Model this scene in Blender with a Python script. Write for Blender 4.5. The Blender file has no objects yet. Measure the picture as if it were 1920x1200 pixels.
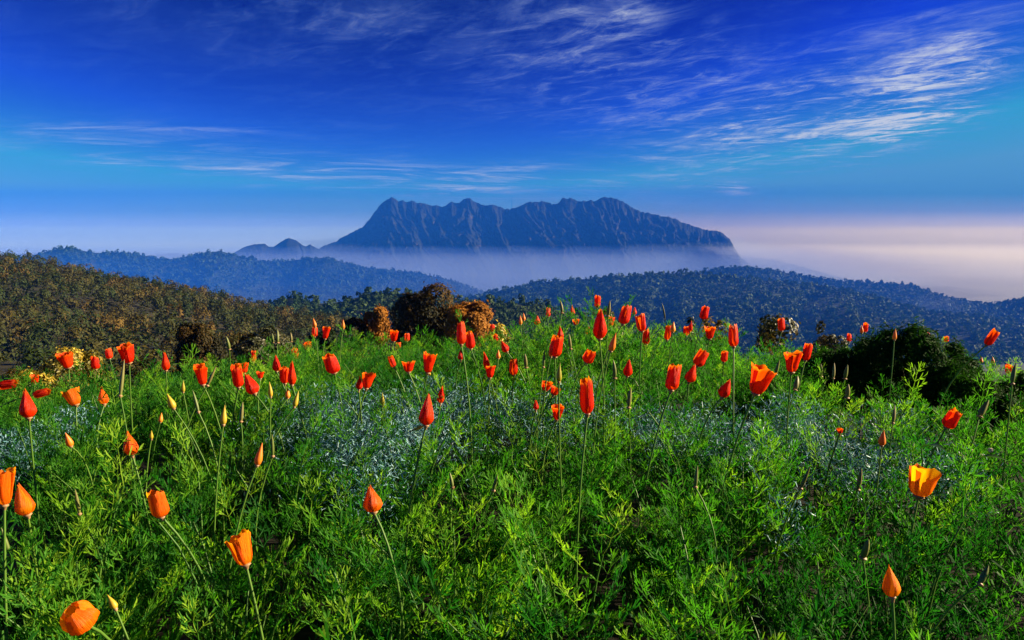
import bpy, math
import numpy as np
from mathutils import Vector, Matrix

# ------------------------------------------------------------------ camera, sky, sun, exposure
sc = bpy.context.scene
C = sc.collection
R = math.radians
FPX, HOR = 1493.3, 440.0                    # focal length in photo pixels, horizon row
PITCH = math.atan((600 - HOR) / FPX)
CAMZ = 0.90
cam_d = bpy.data.cameras.new('camera'); cam_d.lens = 28; cam_d.sensor_width = 36
cam_d.clip_start = 0.05; cam_d.clip_end = 120000
cam = bpy.data.objects.new('camera', cam_d); C.objects.link(cam)
cam.location = (0, 0, CAMZ); cam.rotation_euler = (math.pi / 2 - PITCH, 0, 0)
sc.camera = cam

SUN_AZ, SUN_EL = 85.0, 21.0                 # azimuth to the right of the view, elevation
sun_dir = Vector((math.sin(R(SUN_AZ)) * math.cos(R(SUN_EL)), math.cos(R(SUN_AZ)) * math.cos(R(SUN_EL)), math.sin(R(SUN_EL))))
sd = bpy.data.lights.new('sun', 'SUN'); sd.energy = 5.0; sd.angle = R(0.5); sd.color = (1.0, 0.82, 0.54)
so = bpy.data.objects.new('sun', sd); C.objects.link(so)
so.rotation_euler = (-sun_dir).to_track_quat('-Z', 'Y').to_euler(); so.location = (30, 5, 30)

world = bpy.data.worlds.new('World'); sc.world = world; world.use_nodes = True
wt = world.node_tree; wt.nodes.clear()
def wn(t, **k):
    n = wt.nodes.new(t)
    for a, b in k.items(): setattr(n, a, b)
    return n
def wl(a, b): wt.links.new(a, b)
def wmath(op, a, b=None, c=None, clamp=False):
    n = wn('ShaderNodeMath', operation=op, use_clamp=clamp)
    for i, v in enumerate((a, b, c)):
        if v is None: continue
        if isinstance(v, (int, float)): n.inputs[i].default_value = v
        else: wl(v, n.inputs[i])
    return n.outputs[0]
sky = wn('ShaderNodeTexSky', sky_type='NISHITA', sun_disc=False)
sky.sun_elevation = R(SUN_EL); sky.sun_rotation = R(SUN_AZ)
sky.altitude = 1200; sky.air_density = 1.0; sky.dust_density = 0.6; sky.ozone_density = 4.0
srgb = wn('ShaderNodeSeparateColor'); wl(sky.outputs[0], srgb.inputs[0])     # the photograph's deep, saturated sky: each channel of the Nishita sky on its own contrast curve
tint = wn('ShaderNodeCombineColor')
for i, (cap, k, pw) in enumerate(((3.5, 0.0080, 3.5), (4.45, 0.00145, 4.92), (5.1, 0.0108, 3.6))):
    wl(wmath('MULTIPLY', wmath('POWER', wmath('MINIMUM', srgb.outputs[i], cap), pw), k), tint.inputs[i])
tc = wn('ShaderNodeTexCoord'); sep = wn('ShaderNodeSeparateXYZ'); wl(tc.outputs['Generated'], sep.inputs[0])
dx, dy, dz = sep.outputs
az = wmath('ARCTAN2', dx, dy); el = wmath('ARCSINE', dz)
zc = wmath('ADD', wmath('MAXIMUM', dz, 0.0), 0.07)
u = wmath('DIVIDE', dx, zc); v = wmath('DIVIDE', dy, zc)
def cloud_layer(rot, su, sv, scale, detail, rough, dist, lo, hi, w):
    comb = wn('ShaderNodeCombineXYZ'); wl(u, comb.inputs[0]); wl(v, comb.inputs[1]); comb.inputs[2].default_value = w
    mp = wn('ShaderNodeMapping', vector_type='TEXTURE'); wl(comb.outputs[0], mp.inputs[0])
    mp.inputs['Rotation'].default_value = (0, 0, R(rot)); mp.inputs['Scale'].default_value = (1 / su, 1 / sv, 1)
    nz = wn('ShaderNodeTexNoise'); wl(mp.outputs[0], nz.inputs['Vector'])
    nz.inputs['Scale'].default_value = scale; nz.inputs['Detail'].default_value = detail
    nz.inputs['Roughness'].default_value = rough; nz.inputs['Distortion'].default_value = dist
    mr = wn('ShaderNodeMapRange', interpolation_type='SMOOTHSTEP'); wl(nz.outputs[0], mr.inputs[0])
    mr.inputs[1].default_value = lo; mr.inputs[2].default_value = hi
    return mr.outputs[0]
def blob(px, py, rx, ry, rot=0.0):                       # a soft patch of cloud cover around one direction of the sky
    a0 = math.atan((px - 960) / FPX); e0 = math.atan((HOR - py) / FPX)
    a = wmath('SUBTRACT', az, a0); e = wmath('SUBTRACT', el, e0)
    c, s = math.cos(R(rot)), math.sin(R(rot))
    p = wmath('ADD', wmath('MULTIPLY', a, c), wmath('MULTIPLY', e, s)); q = wmath('SUBTRACT', wmath('MULTIPLY', e, c), wmath('MULTIPLY', a, s))
    p = wmath('DIVIDE', p, rx / FPX); q = wmath('DIVIDE', q, ry / FPX)
    r2 = wmath('ADD', wmath('MULTIPLY', p, p), wmath('MULTIPLY', q, q))
    return wmath('EXPONENT', wmath('MULTIPLY', r2, -1.0))
fine = cloud_layer(-62, 0.95, 1.7, 1.7, 13, 0.68, 0.7, 0.42, 0.76, 3.1)
wisp = cloud_layer(-40, 1.0, 2.0, 3.2, 13, 0.70, 0.9, 0.42, 0.80, 8.4)
streak = cloud_layer(12, 0.75, 1.5, 1.5, 13, 0.68, 0.6, 0.38, 0.78, 5.2)
broad = cloud_layer(5, 0.5, 0.8, 0.42, 4, 0.5, 0.6, 0.42, 0.70, 1.7)
def addn(*xs):
    r = xs[0]
    for x in xs[1:]: r = wmath('ADD', r, x)
    return r
def mul(a, b): return wmath('MULTIPLY', a, b)
cover = addn(mul(blob(1715, 215, 115, 52, 30), 3.2), mul(blob(1655, 262, 110, 22, 6), 1.9), mul(blob(1480, 230, 250, 75, 26), 1.15), mul(blob(1180, 170, 230, 110, -14), 0.7), mul(blob(1120, 40, 190, 50, -25), 0.85), mul(blob(620, 60, 420, 80, -8), 0.35))
cover2 = addn(mul(blob(420, 318, 640, 34, -4), 1.5), mul(blob(1050, 325, 420, 40, 4), 1.2), mul(blob(1372, 359, 34, 12, -6), 2.4), mul(blob(320, 262, 240, 10, 2), 0.7))
dens = addn(mul(mul(cover, addn(fine, wisp)), 0.60), mul(mul(cover2, streak), 0.60), mul(mul(broad, addn(wisp, streak)), 0.10))
dens = mul(dens, wmath('MULTIPLY', dz, 40.0, clamp=True))
dens = wmath('MULTIPLY', dens, 0.85, clamp=True)
cm = wn('ShaderNodeMix', data_type='RGBA'); wl(dens, cm.inputs[0]); wl(tint.outputs[0], cm.inputs[6]); 
cc = wn('ShaderNodeMix', data_type='RGBA'); wl(wmath('MULTIPLY', dens, 1.5, clamp=True), cc.inputs[0]); cc.inputs[6].default_value = (0.25, 1.4, 4.7, 1); cc.inputs[7].default_value = (3.7, 4.0, 4.7, 1); wl(cc.outputs[2], cm.inputs[7])
bg = wn('ShaderNodeBackground'); wl(cm.outputs[2], bg.inputs[0]); bg.inputs[1].default_value = 0.05
out = wn('ShaderNodeOutputWorld'); wl(bg.outputs[0], out.inputs[0])

world.cycles.sampling_method = 'MANUAL'; world.cycles.sample_map_resolution = 512
vs = sc.view_settings
vs.view_transform = 'Standard'; vs.look = 'None'; vs.exposure = 1.8; vs.gamma = 1.0; vs.use_curve_mapping = False
sc.cycles.max_bounces = 5; sc.cycles.diffuse_bounces = 2; sc.cycles.glossy_bounces = 1; sc.cycles.transmission_bounces = 3; sc.cycles.transparent_max_bounces = 4; sc.cycles.volume_bounces = 4
sc.cycles.use_denoising = True

# ------------------------------------------------------------------ helpers
rng = np.random.default_rng(11)
cp, sp = math.cos(PITCH), math.sin(PITCH)
def at(px, py, Y):
    """World point on the photo ray (px, py) at forward distance Y."""
    x = (px - 960) / FPX; yy = (600 - py) / FPX
    d = np.array([x, cp + yy * sp, -sp + yy * cp])
    return np.array([0, 0, CAMZ]) + d * (Y / d[1])
def hsh(ix, iy, s):
    h = (ix.astype(np.int64) * 374761393 + iy.astype(np.int64) * 668265263 + s * 1442695041) & 0x7fffffff
    h = ((h ^ (h >> 13)) * 1274126177) & 0x7fffffff
    return ((h ^ (h >> 16)) & 0xffff) / 65535.0
def vnoise(x, y, s=0):
    x = np.asarray(x, float); y = np.asarray(y, float)
    ix = np.floor(x); iy = np.floor(y); fx = x - ix; fy = y - iy
    fx = fx * fx * (3 - 2 * fx); fy = fy * fy * (3 - 2 * fy)
    a = hsh(ix, iy, s); b = hsh(ix + 1, iy, s); c = hsh(ix, iy + 1, s); d = hsh(ix + 1, iy + 1, s)
    return (a + (b - a) * fx) * (1 - fy) + (c + (d - c) * fx) * fy
def fbm(x, y, s=0, o=4):
    r = 0; a = 0.5; n = 0
    for i in range(o):
        r = r + a * vnoise(np.asarray(x) * 2 ** i, np.asarray(y) * 2 ** i, s + i * 17); n += a; a *= 0.5
    return r / n - 0.5
def sstep(x, a, b):
    t = np.clip((np.asarray(x, float) - a) / (b - a), 0, 1); return t * t * (3 - 2 * t)
def mesh(name, V, F, mat, attrs=None, smooth=False):
    V = np.ascontiguousarray(V, np.float32).reshape(-1, 3); F = np.ascontiguousarray(F, np.int32)
    k = F.shape[1]; m = bpy.data.meshes.new(name)
    m.vertices.add(len(V)); m.vertices.foreach_set('co', V.ravel())
    m.loops.add(F.size); m.loops.foreach_set('vertex_index', F.ravel())
    m.polygons.add(len(F)); m.polygons.foreach_set('loop_start', np.arange(0, F.size, k, dtype=np.int32))
    m.polygons.foreach_set('use_smooth', np.full(len(F), smooth))
    for an, av in (attrs or {}).items():
        at_ = m.attributes.new(an, 'FLOAT', 'POINT'); at_.data.foreach_set('value', np.ascontiguousarray(av, np.float32))
    m.materials.append(mat); m.update(calc_edges=True); return m
def obj(name, me, parent=None, loc=(0, 0, 0), rot=None, scale=None):
    o = bpy.data.objects.new(name, me); C.objects.link(o); o.location = loc
    if rot is not None: o.rotation_euler = rot
    if scale is not None: o.scale = (scale,) * 3 if isinstance(scale, (int, float)) else scale
    if parent: o.parent = parent
    return o
def empty(name, loc, rz=0.0, scale=None): 
    o = obj(name, None, None, loc, (0, 0, rz), scale); o.empty_display_size = 0.1; return o
def tag(o, label, cat=None, group=None, kind=None):
    o['label'] = label
    if cat: o['category'] = cat
    if group: o['group'] = group
    if kind: o['kind'] = kind
    return o
def cat_mesh(parts):
    """Join (V, F, rnd) triples."""
    Vs, Fs, Rs, n = [], [], [], 0
    for V, F, r in parts:
        Vs.append(V); Fs.append(F + n); Rs.append(r); n += len(V)
    return np.concatenate(Vs), np.concatenate(Fs), np.concatenate(Rs)
def tube(P, rad, sides=6):
    """Quad tube along points P with radii rad."""
    P = np.asarray(P, float); n = len(P); V = []
    T = np.gradient(P, axis=0); T /= np.linalg.norm(T, axis=1)[:, None] + 1e-12
    ref = np.array([0.31, 0.9, 0.13])
    for i in range(n):
        a = np.cross(T[i], ref); a /= np.linalg.norm(a); b = np.cross(T[i], a)
        for k in range(sides):
            th = 2 * math.pi * k / sides; V.append(P[i] + rad[i] * (a * math.cos(th) + b * math.sin(th)))
    F = [(i * sides + k, i * sides + (k + 1) % sides, (i + 1) * sides + (k + 1) % sides, (i + 1) * sides + k) for i in range(n - 1) for k in range(sides)]
    V = np.array(V); F = np.array(F); return V, F
def curve_pts(p0, p1, p2, n=8):
    t = np.linspace(0, 1, n)[:, None]; p0, p1, p2 = map(np.asarray, (p0, p1, p2))
    return (1 - t) ** 2 * p0 + 2 * t * (1 - t) * p1 + t ** 2 * p2

# ------------------------------------------------------------------ materials
def mat_new(name):
    m = bpy.data.materials.new(name); m.use_nodes = True; nt = m.node_tree; nt.nodes.clear(); return m, nt
def nd(nt, t, ins=None, **k):
    n = nt.nodes.new(t)
    for a, b in k.items(): setattr(n, a, b)
    for a, b in (ins or {}).items():
        if hasattr(b, 'is_linked'): nt.links.new(b, n.inputs[a])
        else: n.inputs[a].default_value = b
    return n
def ramp(nt, fac, stops):
    r = nt.nodes.new('ShaderNodeValToRGB'); e = r.color_ramp.elements
    while len(e) < len(stops): e.new(0.5)
    for i, (p, c) in enumerate(stops): e[i].position = p; e[i].color = (*c, 1)
    nt.links.new(fac, r.inputs[0]); return r.outputs[0]
def leaf_mat(name, stops, objrand=0.35, trans=0.45, rough=0.5, transmul=(1.3, 1.5, 0.6), spec=0.4):
    """Foliage: colour from a per-leaf tone value plus the plant's own random value; light passes through."""
    m, nt = mat_new(name)
    at_ = nd(nt, 'ShaderNodeAttribute', attribute_name='tone_val'); oi = nd(nt, 'ShaderNodeObjectInfo')
    mixv = nd(nt, 'ShaderNodeMix', {0: objrand, 2: at_.outputs['Fac'], 3: oi.outputs['Random']}, data_type='FLOAT')
    col = ramp(nt, mixv.outputs[0], stops)
    tr = nd(nt, 'ShaderNodeMix', {0: 1.0, 6: col, 7: (*transmul, 1)}, data_type='RGBA', blend_type='MULTIPLY', clamp_result=True)
    p = nd(nt, 'ShaderNodeBsdfPrincipled', {'Base Color': col, 'Roughness': rough, 'Specular IOR Level': spec})
    t = nd(nt, 'ShaderNodeBsdfTranslucent', {'Color': tr.outputs[2]})
    mx = nd(nt, 'ShaderNodeMixShader', {0: trans, 1: p.outputs[0], 2: t.outputs[0]})
    nd(nt, 'ShaderNodeOutputMaterial', {0: mx.outputs[0]}); return m
def plain_mat(name, stops, scale=8.0, rough=0.8, bump=0.0, detail=5, coord='Object'):
    m, nt = mat_new(name)
    t = nd(nt, 'ShaderNodeTexCoord'); nz = nd(nt, 'ShaderNodeTexNoise', {'Vector': t.outputs[coord], 'Scale': scale, 'Detail': detail})
    p = nd(nt, 'ShaderNodeBsdfPrincipled', {'Base Color': ramp(nt, nz.outputs[0], stops), 'Roughness': rough, 'Specular IOR Level': 0.25})
    if bump:
        b = nd(nt, 'ShaderNodeBump', {'Height': nz.outputs[0], 'Strength': bump}); nt.links.new(b.outputs[0], p.inputs['Normal'])
    nd(nt, 'ShaderNodeOutputMaterial', {0: p.outputs[0]}); return m

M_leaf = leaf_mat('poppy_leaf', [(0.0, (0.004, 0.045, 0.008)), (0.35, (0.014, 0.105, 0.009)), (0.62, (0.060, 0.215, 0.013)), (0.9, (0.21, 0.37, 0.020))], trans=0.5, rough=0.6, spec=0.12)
M_stem = leaf_mat('poppy_stem', [(0.0, (0.03, 0.12, 0.015)), (1.0, (0.11, 0.21, 0.02))], trans=0.25)
M_silver = leaf_mat('silver_leaf', [(0.0, (0.020, 0.085, 0.10)), (0.5, (0.08, 0.22, 0.28)), (1.0, (0.26, 0.44, 0.50))], trans=0.15, transmul=(1, 1, 1))
M_soil = plain_mat('soil', [(0.3, (0.007, 0.006, 0.004)), (0.7, (0.022, 0.018, 0.011))], scale=6, bump=0.5)
M_bark = plain_mat('bark', [(0.3, (0.035, 0.024, 0.016)), (0.7, (0.10, 0.075, 0.05))], scale=14, bump=0.6)
FOREST = [(0.0, (0.003, 0.014, 0.002)), (0.35, (0.008, 0.026, 0.003)), (0.6, (0.016, 0.033, 0.004)), (0.75, (0.026, 0.037, 0.005)), (0.88, (0.050, 0.044, 0.006)), (1.0, (0.14, 0.080, 0.009))]
M_forest = leaf_mat('forest_leaf', FOREST, objrand=0.6, trans=0.25, rough=0.7, transmul=(1.2, 1.1, 0.6), spec=0.2)
M_forestg = leaf_mat('forest_leaf_green', [(0.0, (0.010, 0.030, 0.008)), (0.5, (0.022, 0.052, 0.010)), (1.0, (0.050, 0.085, 0.014))], objrand=0.0, trans=0.2, rough=0.7, transmul=(1.2, 1.2, 0.6), spec=0.2)
M_brown = leaf_mat('brown_leaf', [(0.0, (0.006, 0.009, 0.002)), (0.45, (0.024, 0.020, 0.003)), (0.75, (0.060, 0.034, 0.004)), (1.0, (0.15, 0.068, 0.007))], objrand=0.0, trans=0.25, rough=0.7, transmul=(1.2, 1.0, 0.6), spec=0.2)
M_orange = leaf_mat('orange_leaf', [(0.0, (0.08, 0.034, 0.004)), (0.5, (0.27, 0.105, 0.008)), (1.0, (0.46, 0.20, 0.016))], objrand=0.0, trans=0.3, rough=0.7, transmul=(1.1, 1.0, 0.6), spec=0.2)
M_yellow = leaf_mat('yellow_leaf', [(0.0, (0.03, 0.04, 0.006)), (0.45, (0.14, 0.12, 0.012)), (0.75, (0.45, 0.32, 0.03)), (1.0, (0.60, 0.46, 0.06))], objrand=0.0, trans=0.3, transmul=(1.1, 1.1, 0.6))
M_olive = leaf_mat('olive_leaf', [(0.0, (0.010, 0.020, 0.005)), (0.5, (0.04, 0.045, 0.010)), (1.0, (0.14, 0.085, 0.02))], objrand=0.0, trans=0.25, transmul=(1.2, 1.1, 0.6))
M_tan = leaf_mat('tan_leaf', [(0.0, (0.03, 0.03, 0.008)), (0.5, (0.14, 0.10, 0.02)), (1.0, (0.36, 0.25, 0.05))], objrand=0.0, trans=0.25, transmul=(1.1, 1.0, 0.6))
M_darkg = leaf_mat('dark_green_leaf', [(0.0, (0.005, 0.018, 0.004)), (0.6, (0.014, 0.055, 0.007)), (1.0, (0.035, 0.09, 0.010))], objrand=0.0, trans=0.3, spec=0.1, rough=0.7)
M_hillfloor = plain_mat('forest_floor', [(0.3, (0.010, 0.014, 0.004)), (0.7, (0.035, 0.028, 0.010))], scale=0.05)
M_ridge = plain_mat('far_forest_floor', [(0.3, (0.008, 0.017, 0.006)), (0.7, (0.018, 0.032, 0.009))], scale=0.05, bump=0.8)
M_valley = plain_mat('valley', [(0.35, (0.03, 0.05, 0.02)), (0.65, (0.09, 0.10, 0.05))], scale=0.0015)

def petal_mat(name, stops):
    m, nt = mat_new(name)
    ta = nd(nt, 'ShaderNodeAttribute', attribute_name='along'); ua = nd(nt, 'ShaderNodeAttribute', attribute_name='across'); oi = nd(nt, 'ShaderNodeObjectInfo')
    cv = nd(nt, 'ShaderNodeCombineXYZ', {0: ua.outputs['Fac'], 1: ta.outputs['Fac'], 2: oi.outputs['Random']})
    mp = nd(nt, 'ShaderNodeMapping', {0: cv.outputs[0], 3: (26.0, 1.6, 40.0)})
    nz = nd(nt, 'ShaderNodeTexNoise', {'Vector': mp.outputs[0], 'Scale': 1.6, 'Detail': 4})
    f = nd(nt, 'ShaderNodeMix', {0: 0.45, 2: nz.outputs[0], 3: oi.outputs['Random']}, data_type='FLOAT')
    col0 = ramp(nt, f.outputs[0], stops)
    edge = nd(nt, 'ShaderNodeMapRange', {0: ta.outputs['Fac'], 1: 0.86, 2: 1.0, 3: 0.0, 4: 0.55}); col_ = nd(nt, 'ShaderNodeMix', {0: edge.outputs[0], 6: col0, 7: (0.92, 0.20, 0.01, 1)}, data_type='RGBA'); col = col_.outputs[2]
    tr = nd(nt, 'ShaderNodeMix', {0: 1.0, 6: col, 7: (1.05, 2.2, 0.8, 1)}, data_type='RGBA', blend_type='MULTIPLY')
    p = nd(nt, 'ShaderNodeBsdfPrincipled', {'Base Color': col, 'Roughness': 0.42, 'Specular IOR Level': 0.2})
    b = nd(nt, 'ShaderNodeBump', {'Height': nz.outputs[0], 'Strength': 0.8, 'Distance': 0.003}); nt.links.new(b.outputs[0], p.inputs['Normal'])
    t = nd(nt, 'ShaderNodeBsdfTranslucent', {'Color': tr.outputs[2]})
    mx = nd(nt, 'ShaderNodeMixShader', {0: 0.48, 1: p.outputs[0], 2: t.outputs[0]})
    nd(nt, 'ShaderNodeOutputMaterial', {0: mx.outputs[0]}); return m
M_petal = petal_mat('poppy_petal', [(0.2, (0.66, 0.010, 0.0006)), (0.5, (0.80, 0.024, 0.0008)), (0.8, (0.90, 0.070, 0.001))])
M_petal_sunlit = petal_mat('poppy_petal_sunlit', [(0.2, (0.82, 0.07, 0.001)), (0.5, (0.92, 0.17, 0.002)), (0.8, (0.95, 0.30, 0.003))])  # yellower copy of the petals: sunlit look put into the colour
M_bud = leaf_mat('bud_orange', [(0.0, (0.45, 0.10, 0.01)), (0.5, (0.75, 0.20, 0.012)), (1.0, (0.80, 0.36, 0.03))], objrand=0.5, trans=0.25, transmul=(1, 1, 1))
M_budg = leaf_mat('bud_yellow_green', [(0.0, (0.22, 0.24, 0.02)), (0.5, (0.45, 0.33, 0.02)), (1.0, (0.60, 0.36, 0.03))], objrand=0.5, trans=0.25, transmul=(1, 1, 1))
M_pod = leaf_mat('seed_pod', [(0.0, (0.06, 0.12, 0.02)), (0.5, (0.13, 0.15, 0.03)), (1.0, (0.22, 0.14, 0.06))], objrand=0.5, trans=0.15, transmul=(1, 1, 1))
M_rim = leaf_mat('flower_rim', [(0.0, (0.25, 0.16, 0.06)), (1.0, (0.45, 0.26, 0.14))], objrand=0.5, trans=0.25, transmul=(1, 1, 1))

def mountain_mat():
    m, nt = mat_new('mountain_rock')
    t = nd(nt, 'ShaderNodeTexCoord'); g = nd(nt, 'ShaderNodeNewGeometry'); s = nd(nt, 'ShaderNodeSeparateXYZ', {0: g.outputs['Normal']})
    mp = nd(nt, 'ShaderNodeMapping', {0: t.outputs['Object'], 3: (1.0, 1.0, 0.30)})
    n1 = nd(nt, 'ShaderNodeTexNoise', {'Vector': mp.outputs[0], 'Scale': 0.009, 'Detail': 9, 'Roughness': 0.65})
    n2 = nd(nt, 'ShaderNodeTexNoise', {'Vector': t.outputs['Object'], 'Scale': 0.03, 'Detail': 6})
    veg = ramp(nt, n2.outputs[0], [(0.3, (0.005, 0.010, 0.005)), (0.6, (0.014, 0.016, 0.007)), (0.8, (0.032, 0.025, 0.011))])
    rock = ramp(nt, n1.outputs[0], [(0.3, (0.018, 0.015, 0.011)), (0.7, (0.075, 0.056, 0.042))])
    steep = nd(nt, 'ShaderNodeMath', {0: n1.outputs[0], 1: s.outputs[2]}, operation='SUBTRACT')
    k = nd(nt, 'ShaderNodeMapRange', {0: steep.outputs[0], 1: 0.14, 2: 0.40})
    mx = nd(nt, 'ShaderNodeMix', {0: k.outputs[0], 6: veg, 7: rock}, data_type='RGBA')
    b = nd(nt, 'ShaderNodeBump', {'Height': n2.outputs[0], 'Strength': 0.9, 'Distance': 18.0})
    p = nd(nt, 'ShaderNodeBsdfPrincipled', {'Base Color': mx.outputs[2], 'Roughness': 0.9, 'Specular IOR Level': 0.1, 'Normal': b.outputs[0]})
    nd(nt, 'ShaderNodeOutputMaterial', {0: p.outputs[0]}); return m
M_mount = mountain_mat()

# ------------------------------------------------------------------ the lie of the land
PY = [0.5, 0.9, 1.2, 1.6, 2.0, 3.0, 4.0, 5.0, 6.5, 9, 20, 40, 80, 250, 1000, 3000, 60000]
PD = [0.53, 0.50, 0.475, 0.455, 0.435, 0.45, 0.56, 0.76, 1.10, 1.7, 4.1, 8.5, 17.0, 58, 170, 400, 400]
def canopy_depth(X, Y):
    """Depth of the poppy leaf tops below the camera."""
    X = np.asarray(X, float); Y = np.asarray(Y, float)
    Ye = np.maximum(np.maximum(Y, 0.55 * np.abs(X) - 1.0), np.maximum(-0.5 * Y - 1.0, 0.5))
    a = X / np.maximum(Ye, 1.0)
    d = np.interp(np.log(Ye), np.log(PY), PD)
    w = sstep(Ye, 1.4, 4.6)
    d = d + 0.27 * sstep(-a, 0.12, 0.62) * w + 0.20 * sstep(a, 0.30, 0.66) * w
    d = d - 0.15 * np.exp(-(((a - 0.115) / 0.10) ** 2 + ((Ye - 3.2) / 0.7) ** 2))
    d = d + 2.0 * sstep(a, 0.30, 0.6) * sstep(Ye, 4.2, 9.5) + 0.5 * sstep(-a, 0.25, 0.6) * sstep(Ye, 4.8, 9.5)
    d = d + 0.15 * fbm(X * 2.9, Y * 2.9, 5, 3) * (Ye < 8)
    return d
LEAFH = 0.31
def ground_z(X, Y):
    d = canopy_depth(X, Y); r = np.hypot(X, Y)
    return CAMZ - d - LEAFH + fbm(np.asarray(X) / 9, np.asarray(Y) / 9, 31, 3) * np.clip((r - 6) * 0.06, 0, 3) + fbm(np.asarray(X) / 600, np.asarray(Y) / 600, 33, 3) * np.clip((r - 600) * 0.03, 0, 60)
rr = np.concatenate([[0.0], np.geomspace(0.25, 46000, 230)]); th = np.linspace(0, 2 * math.pi, 241)[:-1]
RR, TH = np.meshgrid(rr, th, indexing='ij'); GX = RR * np.sin(TH); GY = RR * np.cos(TH); GZ = ground_z(GX, GY)
n_r, n_t = RR.shape
ii, jj = np.meshgrid(np.arange(n_r - 1), np.arange(n_t), indexing='ij')
F = np.stack([ii * n_t + jj, ii * n_t + (jj + 1) % n_t, (ii + 1) * n_t + (jj + 1) % n_t, (ii + 1) * n_t + jj], -1).reshape(-1, 4)[:, ::-1]
gme = mesh('ground', np.stack([GX, GY, GZ], -1), F, M_soil, smooth=True)
gme.materials.append(M_hillfloor); gme.materials.append(M_valley)
mi = np.repeat(np.where(rr[1:] < 7, 0, np.where(rr[1:] < 1500, 1, 2)), n_t).astype(np.int32); gme.polygons.foreach_set('material_index', mi)
tag(obj('ground', gme), 'dark soil and falling slope under the poppy field', kind='structure')

def grid_faces(nu, nv):
    i, j = np.meshgrid(np.arange(nu - 1), np.arange(nv - 1), indexing='ij')
    return np.stack([i * nv + j, (i + 1) * nv + j, (i + 1) * nv + j + 1, i * nv + j + 1], -1).reshape(-1, 4)
def ridge(name, label, crest, Dc, Df, foot, mat, nu=160, nv=40, amp=0.0, nscale=100, power=1.0, spur=None, back=0.35, lift=0.0, seed=1, tag_it=True, crag=0.0):
    """A ridge: its crest line runs through the given photo points at distance Dc (a number or (px, D) list), its near foot lies at distance Df on photo row foot."""
    cx = np.array([c[0] for c in crest], float); cy = np.array([c[1] for c in crest], float)
    px = np.linspace(cx[0], cx[-1], nu); py = np.interp(px, cx, cy)
    dcs = np.interp(px, [d[0] for d in Dc], [d[1] for d in Dc]) if not np.isscalar(Dc) else np.full(nu, float(Dc))
    K = np.stack([at(x, y, D) for x, y, D in zip(px, py, dcs)]); K[:, 2] -= lift
    if crag: K[:, 2] += crag * fbm(px / 9.0, px * 0, seed + 3, 3) + 0.6 * crag * fbm(px / 2.7, px * 0, seed + 4, 2)
    fy = np.interp(px, [f[0] for f in foot], [f[1] for f in foot]); Q = np.stack([at(x, y, Df) for x, y in zip(px, fy)])
    t = np.linspace(0, 1, nv)[None, :]; tt = t ** power
    X = K[:, 0:1] + (Q[:, 0:1] - K[:, 0:1]) * t; Y = K[:, 1:2] + (Q[:, 1:2] - K[:, 1:2]) * t; Z = K[:, 2:3] + (Q[:, 2:3] - K[:, 2:3]) * tt
    win = np.sin(np.pi * np.clip(t, 0, 1)) ** 0.6
    if amp: Z = Z + amp * 2 * fbm(X / nscale, Y / nscale, seed, 4) * win
    if spur: 
        dX, dY, dZ = spur(px[:, None] + 0 * t, t + 0 * px[:, None]); X = X + dX; Y = Y + dY; Z = Z + dZ
    nb = 7; tb = np.linspace(1, 1 / nb, nb)[None, :]
    Xb = K[:, 0:1] * (1 + back * tb); Yb = K[:, 1:2] * (1 + back * tb); Zb = K[:, 2:3] - (K[:, 2:3] - CAMZ + 420 + 0 * tb) * tb ** 0.8 * min(1.0, back * 2)
    P = np.concatenate([np.stack([Xb, Yb, Zb], -1), np.stack([X, Y, Z], -1)], 1)
    me = mesh(name, P, grid_faces(nu, nv + nb), mat, smooth=True)
    o = obj(name, me)
    if tag_it: tag(o, label, kind='structure')
    return np.stack([X, Y, Z], -1)
def sample_grid(P, n, r, tmax=1.0):
    u_ = r.random(n) * (P.shape[0] - 1.001); v_ = r.random(n) * (P.shape[1] - 1.001) * tmax
    i = u_.astype(int); j = v_.astype(int); fu = (u_ - i)[:, None]; fv = (v_ - j)[:, None]
    return (P[i, j] * (1 - fu) + P[i + 1, j] * fu) * (1 - fv) + (P[i, j + 1] * (1 - fu) + P[i + 1, j + 1] * fu) * fv

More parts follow.
